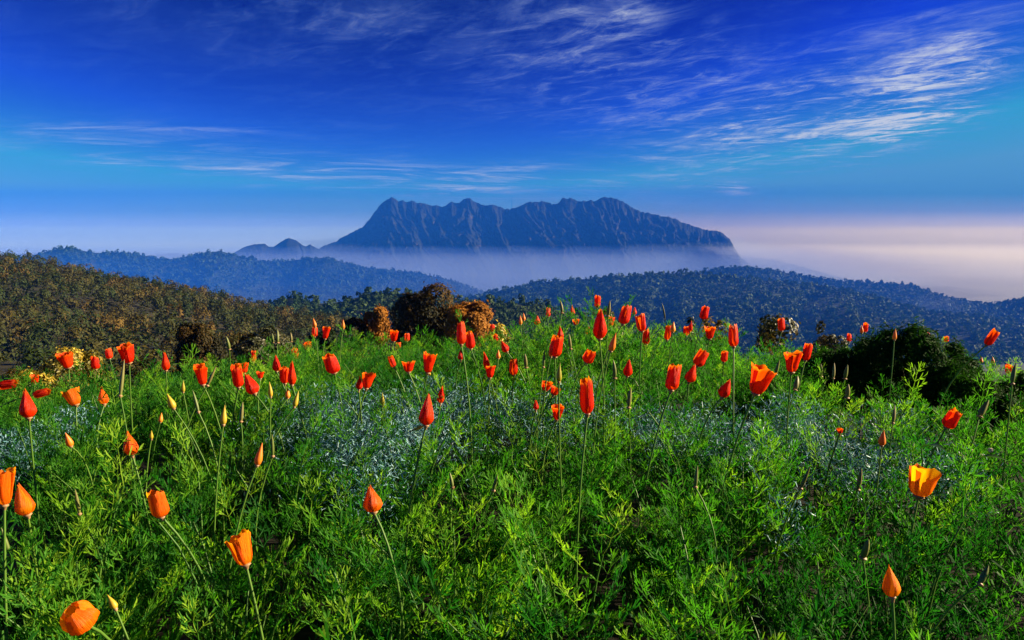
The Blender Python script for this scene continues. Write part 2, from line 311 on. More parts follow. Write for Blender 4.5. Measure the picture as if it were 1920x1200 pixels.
# the long limestone mountain
MC = [(540, 492), (560, 484), (600, 465), (622, 455), (650, 440), (680, 425), (692, 413), (702, 398), (715, 382), (726, 373), (733, 370), (746, 376), (760, 378), (775, 376), (792, 381), (815, 386), (830, 388),
      (846, 378), (860, 380), (875, 371), (890, 377), (910, 386), (922, 384), (945, 390), (958, 393), (975, 385), (1000, 378), (1016, 376), (1045, 384), (1055, 373), (1068, 371), (1085, 376), (1105, 376),
      (1115, 377), (1130, 370), (1155, 372), (1175, 382), (1200, 396), (1240, 404), (1262, 409), (1300, 424), (1322, 432), (1342, 432), (1358, 438), (1369, 450), (1377, 466), (1390, 484), (1412, 500), (1460, 518)]
def mspur(px, t):
    w = px - 85 * t + 75 * fbm(px / 80, t * 1.6, 41, 4); am = 0.35 + 1.5 * vnoise(px / 130, t * 1.1, 43) ** 1.5
    r1 = 1 - np.abs(2 * vnoise(w / 64, t * 0.6, 7) - 1) ** 0.9
    r2 = 1 - np.abs(2 * vnoise((w + 40 * t) / 23, t * 1.7, 9) - 1)
    r3 = fbm(w / 7, t * 9, 13, 5); r4 = np.abs(fbm((px - 30 * t) / 11, t * 14, 57, 4))
    g = t ** 0.65 * (1 - 0.5 * t)
    dY = -(640 * (r1 - 0.5) + 150 * (r2 - 0.5)) * g * 1.2 * am - 230 * r3 * np.minimum(1, t * 9) + 260 * r4 * np.minimum(1, t * 7)
    dZ = 70 * r3 * np.minimum(1, t * 10) * (1 - t) + 26 * (r2 - 0.5) * np.minimum(1, t * 9) * (1 - t)
    return 0 * px, dY, dZ
ridge('mountain', 'long rugged limestone mountain with serrated crest and cliffs rising out of mist', MC, 7600, 5700, [(500, 560), (1500, 560)], M_mount, nu=760, nv=150, power=0.72, spur=mspur, back=0.16, crag=24, seed=3)
def cone_spur(px, t):
    r3 = fbm(px / 10, t * 6, 23, 4); return 0 * px, -160 * r3 * np.minimum(1, t * 8), 20 * r3 * np.minimum(1, t * 8) * (1 - t)
ridge('mountain_spur', 'small cluster of rounded limestone peaks beside the big mountain',
      [(425, 482), (442, 472), (455, 464), (476, 458), (497, 457), (504, 463), (513, 462), (524, 455), (541, 446), (556, 451), (566, 459), (574, 463), (581, 458), (590, 463), (606, 472), (640, 484), (680, 500)],
      6900, 5900, [(400, 545), (700, 545)], M_mount, nu=180, nv=40, spur=cone_spur, back=0.1, crag=8, seed=8)
LB = [(-160, 486), (0, 482), (60, 480), (88, 470), (105, 466), (135, 463), (160, 470), (180, 473), (235, 472), (270, 478), (300, 484), (325, 485), (350, 480), (385, 472), (415, 470), (445, 478), (490, 488), (530, 489), (575, 484), (610, 482), (650, 492), (690, 501),
      (760, 508), (830, 520), (900, 545), (960, 570)]
def bspur(px, t):
    w = px + 70 * t + 26 * fbm(px / 120, t * 2, 51, 3); r1 = 1 - np.abs(2 * vnoise(w / 70, t * 0.5, 17) - 1); r2 = fbm(w / 22, t * 3, 19, 3)
    return 0 * px, -(300 * (r1 - 0.5) + 140 * r2) * np.minimum(1, t * 3) * (1 - 0.4 * t), 14 * r2 * np.minimum(1, t * 5) * (1 - t)
P_lb = ridge('hill', 'blue hazy forested ridge across the valley under the mountain', LB, 3900, 3000, [(-200, 585), (1000, 590)], M_ridge, nu=320, nv=60, spur=bspur, back=0.12, seed=5, lift=3)
P_r2 = ridge('hill', 'farther hazy forested ridge descending behind the blue slope', [(1180, 540), (1260, 520), (1320, 508), (1350, 502), (1385, 498), (1425, 501), (1480, 511), (1530, 520), (1580, 526), (1640, 529), (1700, 532), (1730, 540), (1760, 551), (1800, 562), (1850, 569), (1880, 567), (1925, 558), (2000, 548), (2120, 545)],
      3100, 2500, [(1100, 640), (2120, 660)], M_ridge, nu=260, nv=46, spur=bspur, back=0.15, seed=6, lift=3)
P_r1 = ridge('hill', 'long dark blue forested slope behind the poppy field', [(700, 590), (790, 572), (850, 561), (900, 553), (940, 542), (1000, 530), (1050, 525), (1100, 521), (1150, 516), (1200, 514), (1250, 511), (1290, 510), (1340, 514), (1400, 521), (1460, 527), (1520, 533), (1580, 541), (1640, 556), (1690, 571), (1760, 585), (1840, 592), (1930, 604), (2120, 640)],
      2300, 1500, [(700, 720), (2120, 760)], M_ridge, nu=360, nv=60, spur=bspur, back=0.15, seed=7, lift=3)
ridge('hill', 'pale distant ridge fading into mist', [(1690, 548), (1740, 541), (1790, 545), (1850, 552), (1910, 559), (1990, 565), (2100, 575)], 5200, 4600, [(1650, 600), (2100, 610)], M_ridge, nu=90, nv=16, amp=10, nscale=120, back=0.1, seed=9)
ridge('hill', 'faint far-off hills floating above the sea of mist', [(1380, 446), (1440, 441), (1475, 437), (1500, 440), (1560, 443), (1620, 440), (1690, 436), (1740, 438), (1800, 443), (1900, 446)], 24000, 22000, [(1350, 470), (1900, 470)], M_ridge, nu=90, nv=10, back=0.1, crag=40, seed=10)
ridge('hill', 'small pale blue hill beyond the forested slope', [(-120, 478), (0, 480), (40, 476), (68, 473), (95, 478), (180, 490), (280, 478), (330, 474), (420, 482), (520, 492)], 9000, 8400, [(-150, 520), (520, 520)], M_ridge, nu=90, nv=10, back=0.1, crag=10, seed=12)
P_mid = ridge('hill', 'green forested spur below the blue ridges', [(420, 600), (470, 588), (500, 570), (530, 552), (548, 547), (575, 556), (600, 559), (640, 556), (680, 545), (715, 539), (750, 544), (800, 552), (860, 556), (900, 558), (945, 557), (1000, 563), (1060, 574), (1120, 588), (1200, 606), (1320, 640), (1420, 680)],
      1050, 700, [(400, 670), (1420, 730)], M_ridge, nu=200, nv=30, amp=8, nscale=90, back=0.12, seed=13, lift=7)
HL = [(-330, 462), (-200, 468), (-100, 474), (0, 480), (60, 486), (120, 496), (160, 506), (190, 518), (250, 527), (320, 540), (400, 554), (480, 571), (560, 590), (640, 606), (720, 628), (820, 660), (900, 700)]
P_hl = ridge('hill', 'forested hillside dropping from the upper left towards the valley', HL, 560, 150, [(-330, 742), (900, 770)], M_hillfloor, nu=160, nv=60, amp=9, nscale=70, power=0.95, back=0.2, seed=14, lift=6.0)

# ------------------------------------------------------------------ trees
def crown_mesh(r, rx, rz, lobes, n, leaf, spike=0.0, wild=0.55, base=0.0, thin=1.0, low=-0.55):
    """Leaf clumps on the skins of many lobes inside an ellipsoid crown whose underside is at z = base."""
    Lc = []; Lr = []
    while len(Lc) < lobes:
        p = r.uniform(-1, 1, 3)
        if np.linalg.norm(p) > 1 or p[2] < low: continue
        p = p / (np.linalg.norm(p) + 1e-6) * (np.linalg.norm(p) ** 0.5) * 0.72
        Lc.append(p); Lr.append(r.uniform(0.24, 0.42))
    Lc = np.array(Lc); Lr = np.array(Lr)
    k = r.choice(lobes, n, p=Lr ** 2 / (Lr ** 2).sum())
    d = r.normal(size=(n, 3)); d /= np.linalg.norm(d, axis=1)[:, None]
    flip = (d * Lc[k]).sum(1) < -0.25; d[flip] *= -1
    p = Lc[k] + d * (Lr[k] * r.uniform(0.72, 1.08, n) ** 0.7 * np.where(r.random(n) < spike, r.uniform(1.0, 1.55, n), 1.0))[:, None]
    outw = p / (np.linalg.norm(p, axis=1)[:, None] + 1e-6)
    p = p * np.array([rx, rx, rz]); p[:, 2] += base + rz * 0.95
    nrm = d * 0.7 + outw * 0.8 + r.normal(size=(n, 3)) * wild; nrm /= np.linalg.norm(nrm, axis=1)[:, None]
    a = np.cross(nrm, r.normal(size=(n, 3))); a /= np.linalg.norm(a, axis=1)[:, None] + 1e-9; b = np.cross(nrm, a)
    s = (leaf * r.uniform(0.6, 1.25, n))[:, None]; th_ = thin
    V = np.stack([p - a * s, p - b * s * 0.55 * th_ + nrm * s * 0.12, p + a * s, p + b * s * 0.55 * th_ + nrm * s * 0.12], 1).reshape(-1, 3)
    Fq = np.arange(n * 4).reshape(n, 4)
    lobe_v = r.random(lobes)[k] * 0.55 + r.random(n) * 0.45
    return V, Fq, np.repeat(lobe_v, 4), Lc * np.array([rx, rx, rz]) + np.array([0, 0, base + rz * 0.95])
def trunk_mesh(r, h, rad, targets, sides=6):
    parts = []
    top = np.array([r.uniform(-.1, .1) * h, r.uniform(-.1, .1) * h, h])
    V, Fq = tube(curve_pts((0, 0, -0.25 * h), (r.uniform(-.06, .06) * h, 0, h * .5), top, 7), np.linspace(rad * 1.3, rad * 0.45, 7), sides); parts.append((V, Fq, np.full(len(V), 0.5)))
    for q in targets:
        s0 = top * r.uniform(0.45, 0.9); V, Fq = tube(curve_pts(s0, (s0 + q) / 2 + np.array([0, 0, -0.08 * h]), q, 5), np.linspace(rad * 0.45, rad * 0.08, 5), 5); parts.append((V, Fq, np.full(len(V), 0.5)))
    return cat_mesh(parts)
def tree(name, label, cat, px, py_top, py_bot, wpx, D, mat, lobes, n, leaf, seed, group=None, trunk=0.22, thin=1.0, depth=1.0, low=-0.55):
    """A tree or shrub whose crown spans the given photo columns and rows at distance D; its foot stands on the slope."""
    r = np.random.default_rng(seed); top = at(px, py_top, D); bot = at(px, py_bot, D)
    gz = float(ground_z(top[0], D)); base_z = min(gz, bot[2] - 0.05 * (top[2] - bot[2])) if D > 30 else gz
    rx = wpx / FPX * D / 2; hgt = top[2] - base_z
    rz = max(0.3 * rx, (top[2] - bot[2]) / 1.85)
    V, Fq, rn, Lc = crown_mesh(r, rx * 1.05, rz, lobes, n, leaf, thin=thin, low=low, spike=.3 if mat is M_darkg else .06); 
    V[:, 2] += hgt - V[:, 2].max(); V[:, 1] *= depth
    e = empty(name, (top[0], D, base_z))
    obj('crown', mesh('crown', V, Fq, mat, {'tone_val': rn}), e)
    off = hgt - 1.9 * rz
    tv, tf, tr_ = trunk_mesh(r, max(0.3 * hgt, hgt - 1.4 * rz), rx * trunk * 0.35, [q + np.array([0, 0, off]) for q in Lc[:7]])
    obj('trunk', mesh('trunk', tv, tf, M_bark, {'tone_val': tr_}, smooth=True), e)
    tag(e, label, cat, group); return e

tree('broadleaf_tree', 'big round dark brown tree standing alone behind the field', 'tree', 808, 517, 645, 152, 78, M_brown, 26, 15000, 0.17, 101)
tree('broadleaf_tree', 'orange leaved tree on the sunny flank of the big brown tree', 'tree', 884, 560, 650, 96, 70, M_orange, 16, 7000, 0.15, 102)
tree('broadleaf_tree', 'bright orange round tree just before the big brown tree, nearer the forest', 'tree', 703, 570, 645, 66, 82, M_orange, 13, 5500, 0.16, 103)
tree('broadleaf_tree', 'low rust brown tree beside the round orange tree', 'tree', 668, 590, 648, 52, 80, M_brown, 9, 3200, 0.16, 104)
tree('broadleaf_tree', 'tawny brown tree rising from the forest foot behind the slim red cone poppies', 'tree', 370, 594, 700, 92, 58, M_brown, 16, 7000, 0.13, 105)
tree('broadleaf_tree', 'low rusty tree filling the gap behind the field, under the forest edge', 'tree', 610, 618, 668, 74, 60, M_forest, 10, 3000, 0.15, 106)
tree('broadleaf_tree', 'dark olive tree crowded between the tawny tree and the rusty tree', 'tree', 480, 612, 690, 120, 64, M_olive, 16, 5000, 0.15, 107)
tree('bush', 'yellow leaved bush behind the red cup poppies at the field edge', 'bush', 135, 646, 745, 128, 9, M_yellow, 18, 3000, 0.022, 108, trunk=0.12)
tree('bush', 'low yellow flecked bush tucked beside the yellow leaved bush', 'bush', 60, 690, 760, 90, 8, M_yellow, 10, 1300, 0.020, 109, trunk=0.12)
tree('bush', 'yellow green bush at the foot of the orange tree', 'bush', 925, 596, 680, 64, 11, M_yellow, 8, 900, 0.030, 110, trunk=0.12, low=-0.95)
tree('bush', 'tan leaved bush behind the tallest cluster right of the mound', 'bush', 1345, 588, 700, 78, 8.5, M_tan, 11, 1000, 0.026, 111, trunk=0.12, low=-0.95)
tree('bush', 'small dark olive bush on the skyline next to the tan leaved bush', 'bush', 1285, 592, 700, 52, 9, M_olive, 7, 500, 0.026, 112, trunk=0.12, low=-0.95)
tree('bush', 'dark brownish bush behind a single red poppy on the skyline', 'bush', 1462, 586, 700, 92, 8.5, M_olive, 13, 1100, 0.026, 113, trunk=0.12, low=-0.95)
tree('bush', 'small rounded dark bush between two shrubs on the skyline', 'bush', 1558, 600, 700, 66, 7.5, M_olive, 8, 1600, 0.014, 114, trunk=0.12, low=-0.95)
tree('bush', 'dark leafy bush showing over the crest of the bright green mound', 'bush', 1125, 577, 660, 88, 6.0, M_olive, 9, 900, 0.018, 115, trunk=0.12, low=-0.95)
tree('bush', 'tall black green shrub at the right edge of the field', 'shrub', 1712, 594, 800, 165, 2.6, M_darkg, 13, 10000, 0.012, 116, trunk=0.10, thin=0.45, depth=0.9)
tree('bush', 'low dark shrub trailing down from the black green shrub to the frame edge', 'shrub', 1835, 662, 815, 150, 2.5, M_darkg, 13, 9000, 0.012, 117, trunk=0.10, thin=0.45, depth=0.8)
tree('bush', 'dark green shrub spreading beside the black green shrub', 'shrub', 1625, 624, 775, 120, 2.75, M_darkg, 12, 8000, 0.012, 118, trunk=0.10, thin=0.45, depth=0.8)

tree('bush', 'low dark shrub left of the black green shrub, behind the tan pods', 'shrub', 1545, 644, 760, 110, 2.9, M_darkg, 10, 4200, 0.012, 119, trunk=0.10, thin=0.45, depth=0.8)
tree('bush', 'wispy dark sprig shrub between the black green shrub and the frame edge', 'shrub', 1778, 628, 760, 90, 2.6, M_darkg, 8, 3000, 0.012, 120, trunk=0.10, thin=0.4, depth=0.8)
tree('bush', 'small dark tuft shrub at the right frame edge', 'shrub', 1905, 690, 800, 80, 2.5, M_darkg, 8, 3000, 0.012, 121, trunk=0.10, thin=0.4, depth=0.8)
# forest on the near hillside: the 300 that show largest are trees of their own, the rest one mass
CV = []
for i in range(7):
    r = np.random.default_rng(300 + i); V, Fq, rn, Lc = crown_mesh(r, 2.9 + 0.5 * (i % 3), 2.7 + 0.5 * (i % 2), 14 + i, 1300, 0.34, base=1.6, wild=0.4)
    tv, tf, tr_ = trunk_mesh(r, 4.2, 0.2, Lc[:5]); CV.append((mesh('crown', V, Fq, M_forest, {'tone_val': rn}), mesh('trunk', tv, tf, M_bark, {'tone_val': tr_})))
NV = []
for i in range(4):
    r = np.random.default_rng(340 + i); V, Fq, rn, Lc = crown_mesh(r, 3.0, 2.7, 14 + i, 5200, 0.15, base=1.2)
    tv, tf, tr_ = trunk_mesh(r, 3.8, 0.2, Lc[:6]); NV.append((mesh('crown', V, Fq, M_forest, {'tone_val': rn}), mesh('trunk', tv, tf, M_bark, {'tone_val': tr_})))
r = np.random.default_rng(77); Q = sample_grid(P_hl, 14000, r); keep = []; cell = {}
for q in Q:
    sgap = 8.6; k = (int(q[0] // sgap), int(q[1] // sgap))
    if any(np.hypot(q[0] - s_[0], q[1] - s_[1]) < sgap for dx_ in (-1, 0, 1) for dy_ in (-1, 0, 1) for s_ in cell.get((k[0] + dx_, k[1] + dy_), ())): continue
    col = 960 + FPX * q[0] / q[1]
    if q[1] < 158 or col > 760 or col < -330: continue
    cell.setdefault(k, []).append(q); keep.append(q)
cell = {}; yq = r.uniform(4.6, 13.2, 9000) ** 2; Q2 = np.stack([yq * r.uniform(-.72, -.2, 9000), yq], 1)
for q in Q2:
    sgap = q[1] / 34; k = (int(q[0] // 4.3), int(q[1] // 4.3)); col = 960 + FPX * q[0] / q[1]
    if col > 640 or col < -120 or any(np.hypot(q[0] - s_[0], q[1] - s_[1]) < sgap for dx_ in (-1, 0, 1) for dy_ in (-1, 0, 1) for s_ in cell.get((k[0] + dx_, k[1] + dy_), ())): continue
    q = np.array([q[0], q[1], float(ground_z(q[0], q[1])) - .2]); cell.setdefault(k, []).append(q); keep.append(q)
keep = np.array(keep); colk = 960 + FPX * keep[:, 0] / keep[:, 1]
inview = (colk > -10) & (colk < 740)
rowk = HOR + FPX * (CAMZ - keep[:, 2] - 5) / keep[:, 1]
edge_row = np.interp(colk, [0, 200, 330, 420, 600, 740], [720, 690, 680, 660, 640, 610])
score = np.where(inview & (rowk < edge_row), keep[:, 1], 1e9); order = np.argsort(score)
near_i = order[:300]; far_i = [i for i in order[300:] if keep[i][1] > 158 or (keep[i][1] > 60 and inview[i])]
FT = ['dull bronze and green broadleaf tree in the forest on the left hillside']
for n_, i in enumerate(near_i):
    c, t_ = CV[n_ % 7] if keep[i][1] > 110 else NV[n_ % 4]; e = empty('forest_tree', keep[i], r.uniform(0, 6.28), float(r.uniform(0.8, 1.2) * np.interp(keep[i][1], [20, 60, 157, 159], [.17, .45, 1.0, 1.4])))
    obj('crown', c, e); obj('trunk', t_, e); tag(e, FT[0], 'tree', 'trees of the near hillside forest')
parts = []
for n_, i in enumerate(far_i):
    V, Fq, rn, _ = crown_mesh(r, r.uniform(3.2, 5.6), r.uniform(3.6, 6.0), 12, 220, 0.60, base=1.2, wild=0.35)
    if keep[i][1] < 158: V *= np.interp(keep[i][1], [60, 157], [.4, .95])
    tint_ = r.random(); parts.append((V + keep[i], Fq, rn * 0.25 + tint_ * 0.75))
V, Fq, rn = cat_mesh(parts); tag(obj('forest', mesh('forest', V, Fq, M_forest, {'tone_val': rn})), 'mass of bronze green trees higher up the near hillside', 'forest', kind='stuff')

# low scrub on the slope falling away behind the field
r = np.random.default_rng(88); parts = []; lib = [crown_mesh(r, 1.0, 0.8, 8, 42, 0.30)[:3] for _ in range(10)]
for q in np.stack([r.uniform(5.6, 60, 5200), r.uniform(-.95, .95, 5200)], 1):
    if r.random() > 0.30 + 0.70 * (q[0] / 60): continue
    X, Y = q[0] * q[1], q[0]; col = 960 + FPX * q[1]
    V, Fq, rn = lib[r.integers(10)]; s_ = np.interp(Y, [5, 60], [.22, 1.0]) * r.uniform(.7, 1.3); parts.append((V * s_ + np.array([X, Y, float(ground_z(X, Y)) - .2 * s_]), Fq, np.clip(rn * .5 + r.random() * .4, 0, 1)))
V, Fq, rn = cat_mesh(parts); tag(obj('undergrowth', mesh('undergrowth', V, Fq, M_forestg, {'tone_val': rn})), 'low dark scrub covering the slope that falls away behind the field', 'undergrowth', kind='stuff')

# farther woods
def wood(name, label, P, n, size, quads, leaf, seed, mat, tmax=1.0):
    r = np.random.default_rng(seed); pts = sample_grid(P, n, r, tmax); parts = []
    lib = [crown_mesh(r, 1.0, 1.0, 6, quads, leaf, wild=0.55 if quads > 40 else 0.2)[:3] for _ in range(12)]
    for q in pts:
        V, Fq, rn = lib[r.integers(12)]; s = size * (0.55 + 1.1 * r.random() ** 1.6); a = r.uniform(0, 6.28); ca, sa = math.cos(a), math.sin(a)
        W = V * s; W = np.stack([W[:, 0] * ca - W[:, 1] * sa, W[:, 0] * sa + W[:, 1] * ca, W[:, 2] * r.uniform(0.85, 1.25)], 1)
        parts.append((W + q - np.array([0, 0, 0.3 * s]), Fq, rn * 0.3 + r.random() * 0.4 + (0.1 if quads < 40 else 0.2)))
    V, Fq, rn = cat_mesh(parts); tag(obj(name, mesh(name, V, Fq, mat, {'tone_val': rn})), label, 'forest', kind='stuff')
wood('forest', 'green woods covering the spur below the blue ridges', P_mid, 2300, 4.6, 58, 0.34, 401, M_forestg)
wood('forest', 'dark woods on the long blue slope behind the poppies', P_r1, 14000, 5.2, 9, 0.85, 402, M_forestg, 0.8)
wood('forest', 'hazy woods along the farther descending ridge', P_r2, 9000, 5.2, 8, 0.9, 403, M_forestg, 0.7)
wood('forest', 'blue woods on the ridge under the mountain', P_lb, 9000, 6.0, 8, 0.9, 404, M_forestg, 0.9)

# ------------------------------------------------------------------ poppy plants
def ribbons(S, wmid=1.0, two=True):
    """S rows: x0 y0 z0 x1 y1 z1 width sx sy sz bend -> leaf ribbons."""
    S = np.asarray(S, float); n = len(S); P0, P1, w, sd_, bend = S[:, :3], S[:, 3:6], S[:, 6:7], S[:, 7:10], S[:, 10:11]
    d = P1 - P0; side = np.cross(d, sd_); side /= np.linalg.norm(side, axis=1)[:, None] + 1e-12
    up = np.cross(side, d); up /= np.linalg.norm(up, axis=1)[:, None] + 1e-12; L = np.linalg.norm(d, axis=1)[:, None]
    if two:
        Pm = P0 + d * 0.6 - up * L * bend
        V = np.stack([P0 - side * w * .32, P0 + side * w * .32, Pm - side * w * .5, Pm + side * w * .5, P1 - side * w * .22, P1 + side * w * .22], 1).reshape(-1, 3)
        b = np.arange(n)[:, None] * 6
        Fq = np.stack([np.concatenate([b, b + 1, b + 3, b + 2], 1), np.concatenate([b + 2, b + 3, b + 5, b + 4], 1)], 1).reshape(-1, 4)
    else:
        V = np.stack([P0 - side * w * .4, P0 + side * w * .4, P1 - side * w * .35, P1 + side * w * .35], 1).reshape(-1, 3)
        b = np.arange(n)[:, None] * 4; Fq = np.concatenate([b, b + 1, b + 3, b + 2], 1)
    return V, Fq
def rotv(v_, ang, r, el=0.0):
    """Turn a direction in the leaf plane by ang, then lift it by el."""
    c, s = math.cos(ang), math.sin(ang); q = np.array([v_[0] * c - v_[1] * s, v_[0] * s + v_[1] * c, v_[2]]); q[2] += el; return q / np.linalg.norm(q)
def leaf_segs(r, L, rich=True):
    S = []; up = np.array([0, 0, 1.0])
    def add(p, q, w, b=0.08): S.append([*p, *q, w, *(up + r.normal(size=3) * 0.8), b * r.uniform(-1, 1.6)])
    o = np.zeros(3); p1 = np.array([r.uniform(-.04, .04) * L, 0.42 * L, 0.05 * L]); p2 = p1 + np.array([r.uniform(-.03, .03) * L, 0.22 * L, 0.04 * L]); p3 = p2 + np.array([0, 0.16 * L, 0.04 * L])
    add(o, p1, 0.0021); add(p1, p2, 0.0019); add(p2, p3, 0.0017)
    f = np.array([0, 1.0, 0.15]); br = [(p1, .95, .30), (p1, -.95, .30), (p2, .7, .27), (p2, -.7, .27), (p3, 0, .22), (p3, .5, .22), (p3, -.5, .22)]
    if not rich: br = [br[0], br[1], br[2], br[3], br[4]]
    for p, ang, ln in br:
        d = rotv(f, ang + r.normal() * .15, r, r.uniform(-.05, .35)); q = p + d * L * ln * r.uniform(.8, 1.15); add(p, q, 0.0019)
        lob = [(q, 0.0), (q, .48), (q, -.48), ((p + q) / 2, .62), ((p + q) / 2, -.62)] if rich else [(q, .3), (q, -.35), ((p + q) / 2, .6)]
        for b0, la in lob:
            e = rotv(d, la + r.normal() * .14, r, r.uniform(-.1, .4)); add(b0, b0 + e * L * r.uniform(.11, .19), (0.0031 if rich else 0.0040) * r.uniform(.75, 1.2), .1)
    return S
LEAVES = []
for i in range(14):
    r = np.random.default_rng(500 + i); V, Fq = ribbons(leaf_segs(r, 0.125)); LEAVES.append((V, Fq))
LEAF_LO = []
for i in range(8):
    r = np.random.default_rng(540 + i); V, Fq = ribbons(leaf_segs(r, 0.115, False), two=False); LEAF_LO.append((V, Fq))
LEAF_ME = [[mesh('leaf', V, Fq, M_leaf, {'tone_val': np.full(len(V), k / 4 * 0.9 + 0.05)}) for V, Fq in LEAVES] for k in range(5)]
def plant_plan(r, H):
    """Stems (point lists) and leaf placements (matrix, scale) of one poppy plant."""
    stems, lv = [], []
    for s_ in range(r.integers(4, 6)):
        a = r.uniform(0, 6.28); b0 = np.array([math.cos(a) * .02, math.sin(a) * .02, -0.02]); lean = r.uniform(.12, .42); h = H * r.uniform(.72, 1.08)
        tip = b0 + np.array([math.cos(a) * lean * h, math.sin(a) * lean * h, h]); P = curve_pts(b0, b0 + np.array([0, 0, h * .55]) + (tip - b0) * .2, tip, 6); stems.append(P)
        for t_ in np.linspace(.3, 1.0, 7):
            k = t_ * 5; i = min(int(k), 4); p = P[i] + (P[i + 1] - P[i]) * (k - i)
            lv.append((p, r.uniform(0, 6.28), r.uniform(.35, .8) + .45 * max(0, t_ - .55), r.uniform(.62, 1.0) * (1.05 - .30 * t_)))
    for _ in range(7): lv.append((np.array([0, 0, .02]), r.uniform(0, 6.28), r.uniform(.6, 1.15), r.uniform(1.0, 1.5)))
    return stems, lv
def leaf_matrix(p, azm, elv): return Matrix.Translation(Vector(p)) @ Matrix.Rotation(azm, 4, 'Z') @ Matrix.Rotation(elv, 4, 'X')
def stem_mesh(P): 
    V, Fq = tube(P, np.linspace(.0023, .0011, len(P)), 5); return V, Fq
def place(V, p, azm, elv, s):
    ce, se, ca, sa = math.cos(elv), math.sin(elv), math.cos(azm), math.sin(azm); W = V * s
    y = W[:, 1] * ce - W[:, 2] * se; z = W[:, 1] * se + W[:, 2] * ce; return np.stack([W[:, 0] * ca - y * sa, W[:, 0] * sa + y * ca, z], 1) + p
PLANS, PME, PLO = [], [], []
for i in range(9):
    r = np.random.default_rng(600 + i); st, lv = plant_plan(r, 0.27 + .02 * (i % 3)); PLANS.append((st, lv)); parts = []; lo = []
    for (p, a, e_, s_) in lv:
        V, Fq = LEAVES[r.integers(14)]; parts.append((place(V, p, a, e_, s_), Fq, np.full(len(V), r.random() * .7 + .3 * min(1, max(0, p[2] / .3)))))  # tone random, and lighter higher up: sunlit tips put into the colour
        V, Fq = LEAF_LO[r.integers(8)]; s_ *= 1.2
        if r.random() < .62: lo.append((place(V, p, a, e_, s_), Fq, np.full(len(V), r.random())))
    V, Fq, rn = cat_mesh(parts); sme = []
    for P in st:
        sv, sf = stem_mesh(P); sme.append(mesh('stem', sv, sf, M_stem, {'tone_val': np.full(len(sv), .4)}, smooth=True))
    PME.append((mesh('foliage', V, Fq, M_leaf, {'tone_val': rn}), sme)); PLO.append(cat_mesh(lo))
# where silvery plants spread, in photo pixels on the leaf canopy: the green plants stand thinner there
def canopy_point(px, py):
    Ys = np.geomspace(0.8, 5.2, 260); prev = None
    for Y in Ys:
        p = at(px, py, Y)
        if p[2] <= CAMZ - float(canopy_depth(p[0], p[1])) + 0.0: return p
    return at(px, py, 4.6)
SILV = [(600, 745, .34, .20), (720, 770, .34, .18), (780, 725, .30, .16), (655, 800, .20, .12), (25, 800, .22, .14), (110, 770, .18, .12), (960, 740, .22, .12), (1070, 730, .24, .12), (1240, 765, .26, .12), (1380, 770, .26, .13),
        (1500, 760, .22, .12), (1600, 825, .20, .11), (1680, 790, .24, .12), (1780, 850, .14, .08), (860, 720, .22, .10), (700, 860, .12, .07), (1480, 900, .10, .05)]
SILV = [(canopy_point(a, b), c * 0.45, d * 0.55) for a, b, c, d in SILV]
def silver_amount(X, Y): 
    s = 0
    for p, rx_, ry_ in SILV: s = np.maximum(s, np.exp(-(((X - p[0]) / rx_) ** 2 + ((Y - p[1]) / (ry_ * 1.6)) ** 2)))
    return s
r = np.random.default_rng(99); plants = []
y = 0.56
while y < 6.4:
    s_ = 0.142 + 0.022 * y
    x = -(0.72 * y + .9)
    while x < 0.72 * y + 1.5:
        X = x + r.uniform(-.45, .45) * s_; Y = y + r.uniform(-.45, .45) * s_
        if any(abs(X - (sx - 960) / FPX * sy) < .5 * sw_ / FPX * sy and -.22 < Y - sy < .3 for sx, sw_, sy in ((1712, 240, 2.6), (1835, 200, 2.5), (1600, 180, 2.75))): x += s_; continue
        if not (silver_amount(X, Y) > 0.5 and r.random() < 0.30): plants.append((X, Y))
        x += s_
    y += s_
plants = np.array(plants); pin = np.abs(plants[:, 0] / plants[:, 1]) < 0.66
dist = np.where(pin & (plants[:, 1] > .80), plants[:, 1], 1e6 + plants[:, 1]); order = np.argsort(dist)
GRP = 'feathery poppy plants of the field'; PLANT_OBJ = []
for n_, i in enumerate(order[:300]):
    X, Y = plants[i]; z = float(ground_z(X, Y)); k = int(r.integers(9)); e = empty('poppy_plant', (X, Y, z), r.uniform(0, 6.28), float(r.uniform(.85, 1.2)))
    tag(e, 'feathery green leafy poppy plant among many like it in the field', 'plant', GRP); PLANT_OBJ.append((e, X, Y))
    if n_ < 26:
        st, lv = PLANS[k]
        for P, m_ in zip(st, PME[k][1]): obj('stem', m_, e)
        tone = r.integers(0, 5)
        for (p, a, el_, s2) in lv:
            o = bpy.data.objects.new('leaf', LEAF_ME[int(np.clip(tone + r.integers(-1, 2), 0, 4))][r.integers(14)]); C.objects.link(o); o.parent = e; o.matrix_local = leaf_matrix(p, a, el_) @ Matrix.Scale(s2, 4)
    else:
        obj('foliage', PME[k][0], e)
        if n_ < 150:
            for m_ in PME[k][1]: obj('stem', m_, e)
parts = []
for i in order[300:]:
    X, Y = plants[i]; V, Fq, rn = PLO[r.integers(9)]; a = r.uniform(0, 6.28); s2 = r.uniform(.85, 1.2)
    W = place(V, np.array([X, Y, float(ground_z(X, Y))]), a, 0.0, s2); parts.append((W, Fq, np.clip(rn * .7 + r.random() * .3, 0, 1)))
V, Fq, rn = cat_mesh(parts); tag(obj('poppy_foliage', mesh('poppy_foliage', V, Fq, M_leaf, {'tone_val': rn})), 'dense feathery poppy foliage farther back on the rise', 'foliage', kind='stuff')
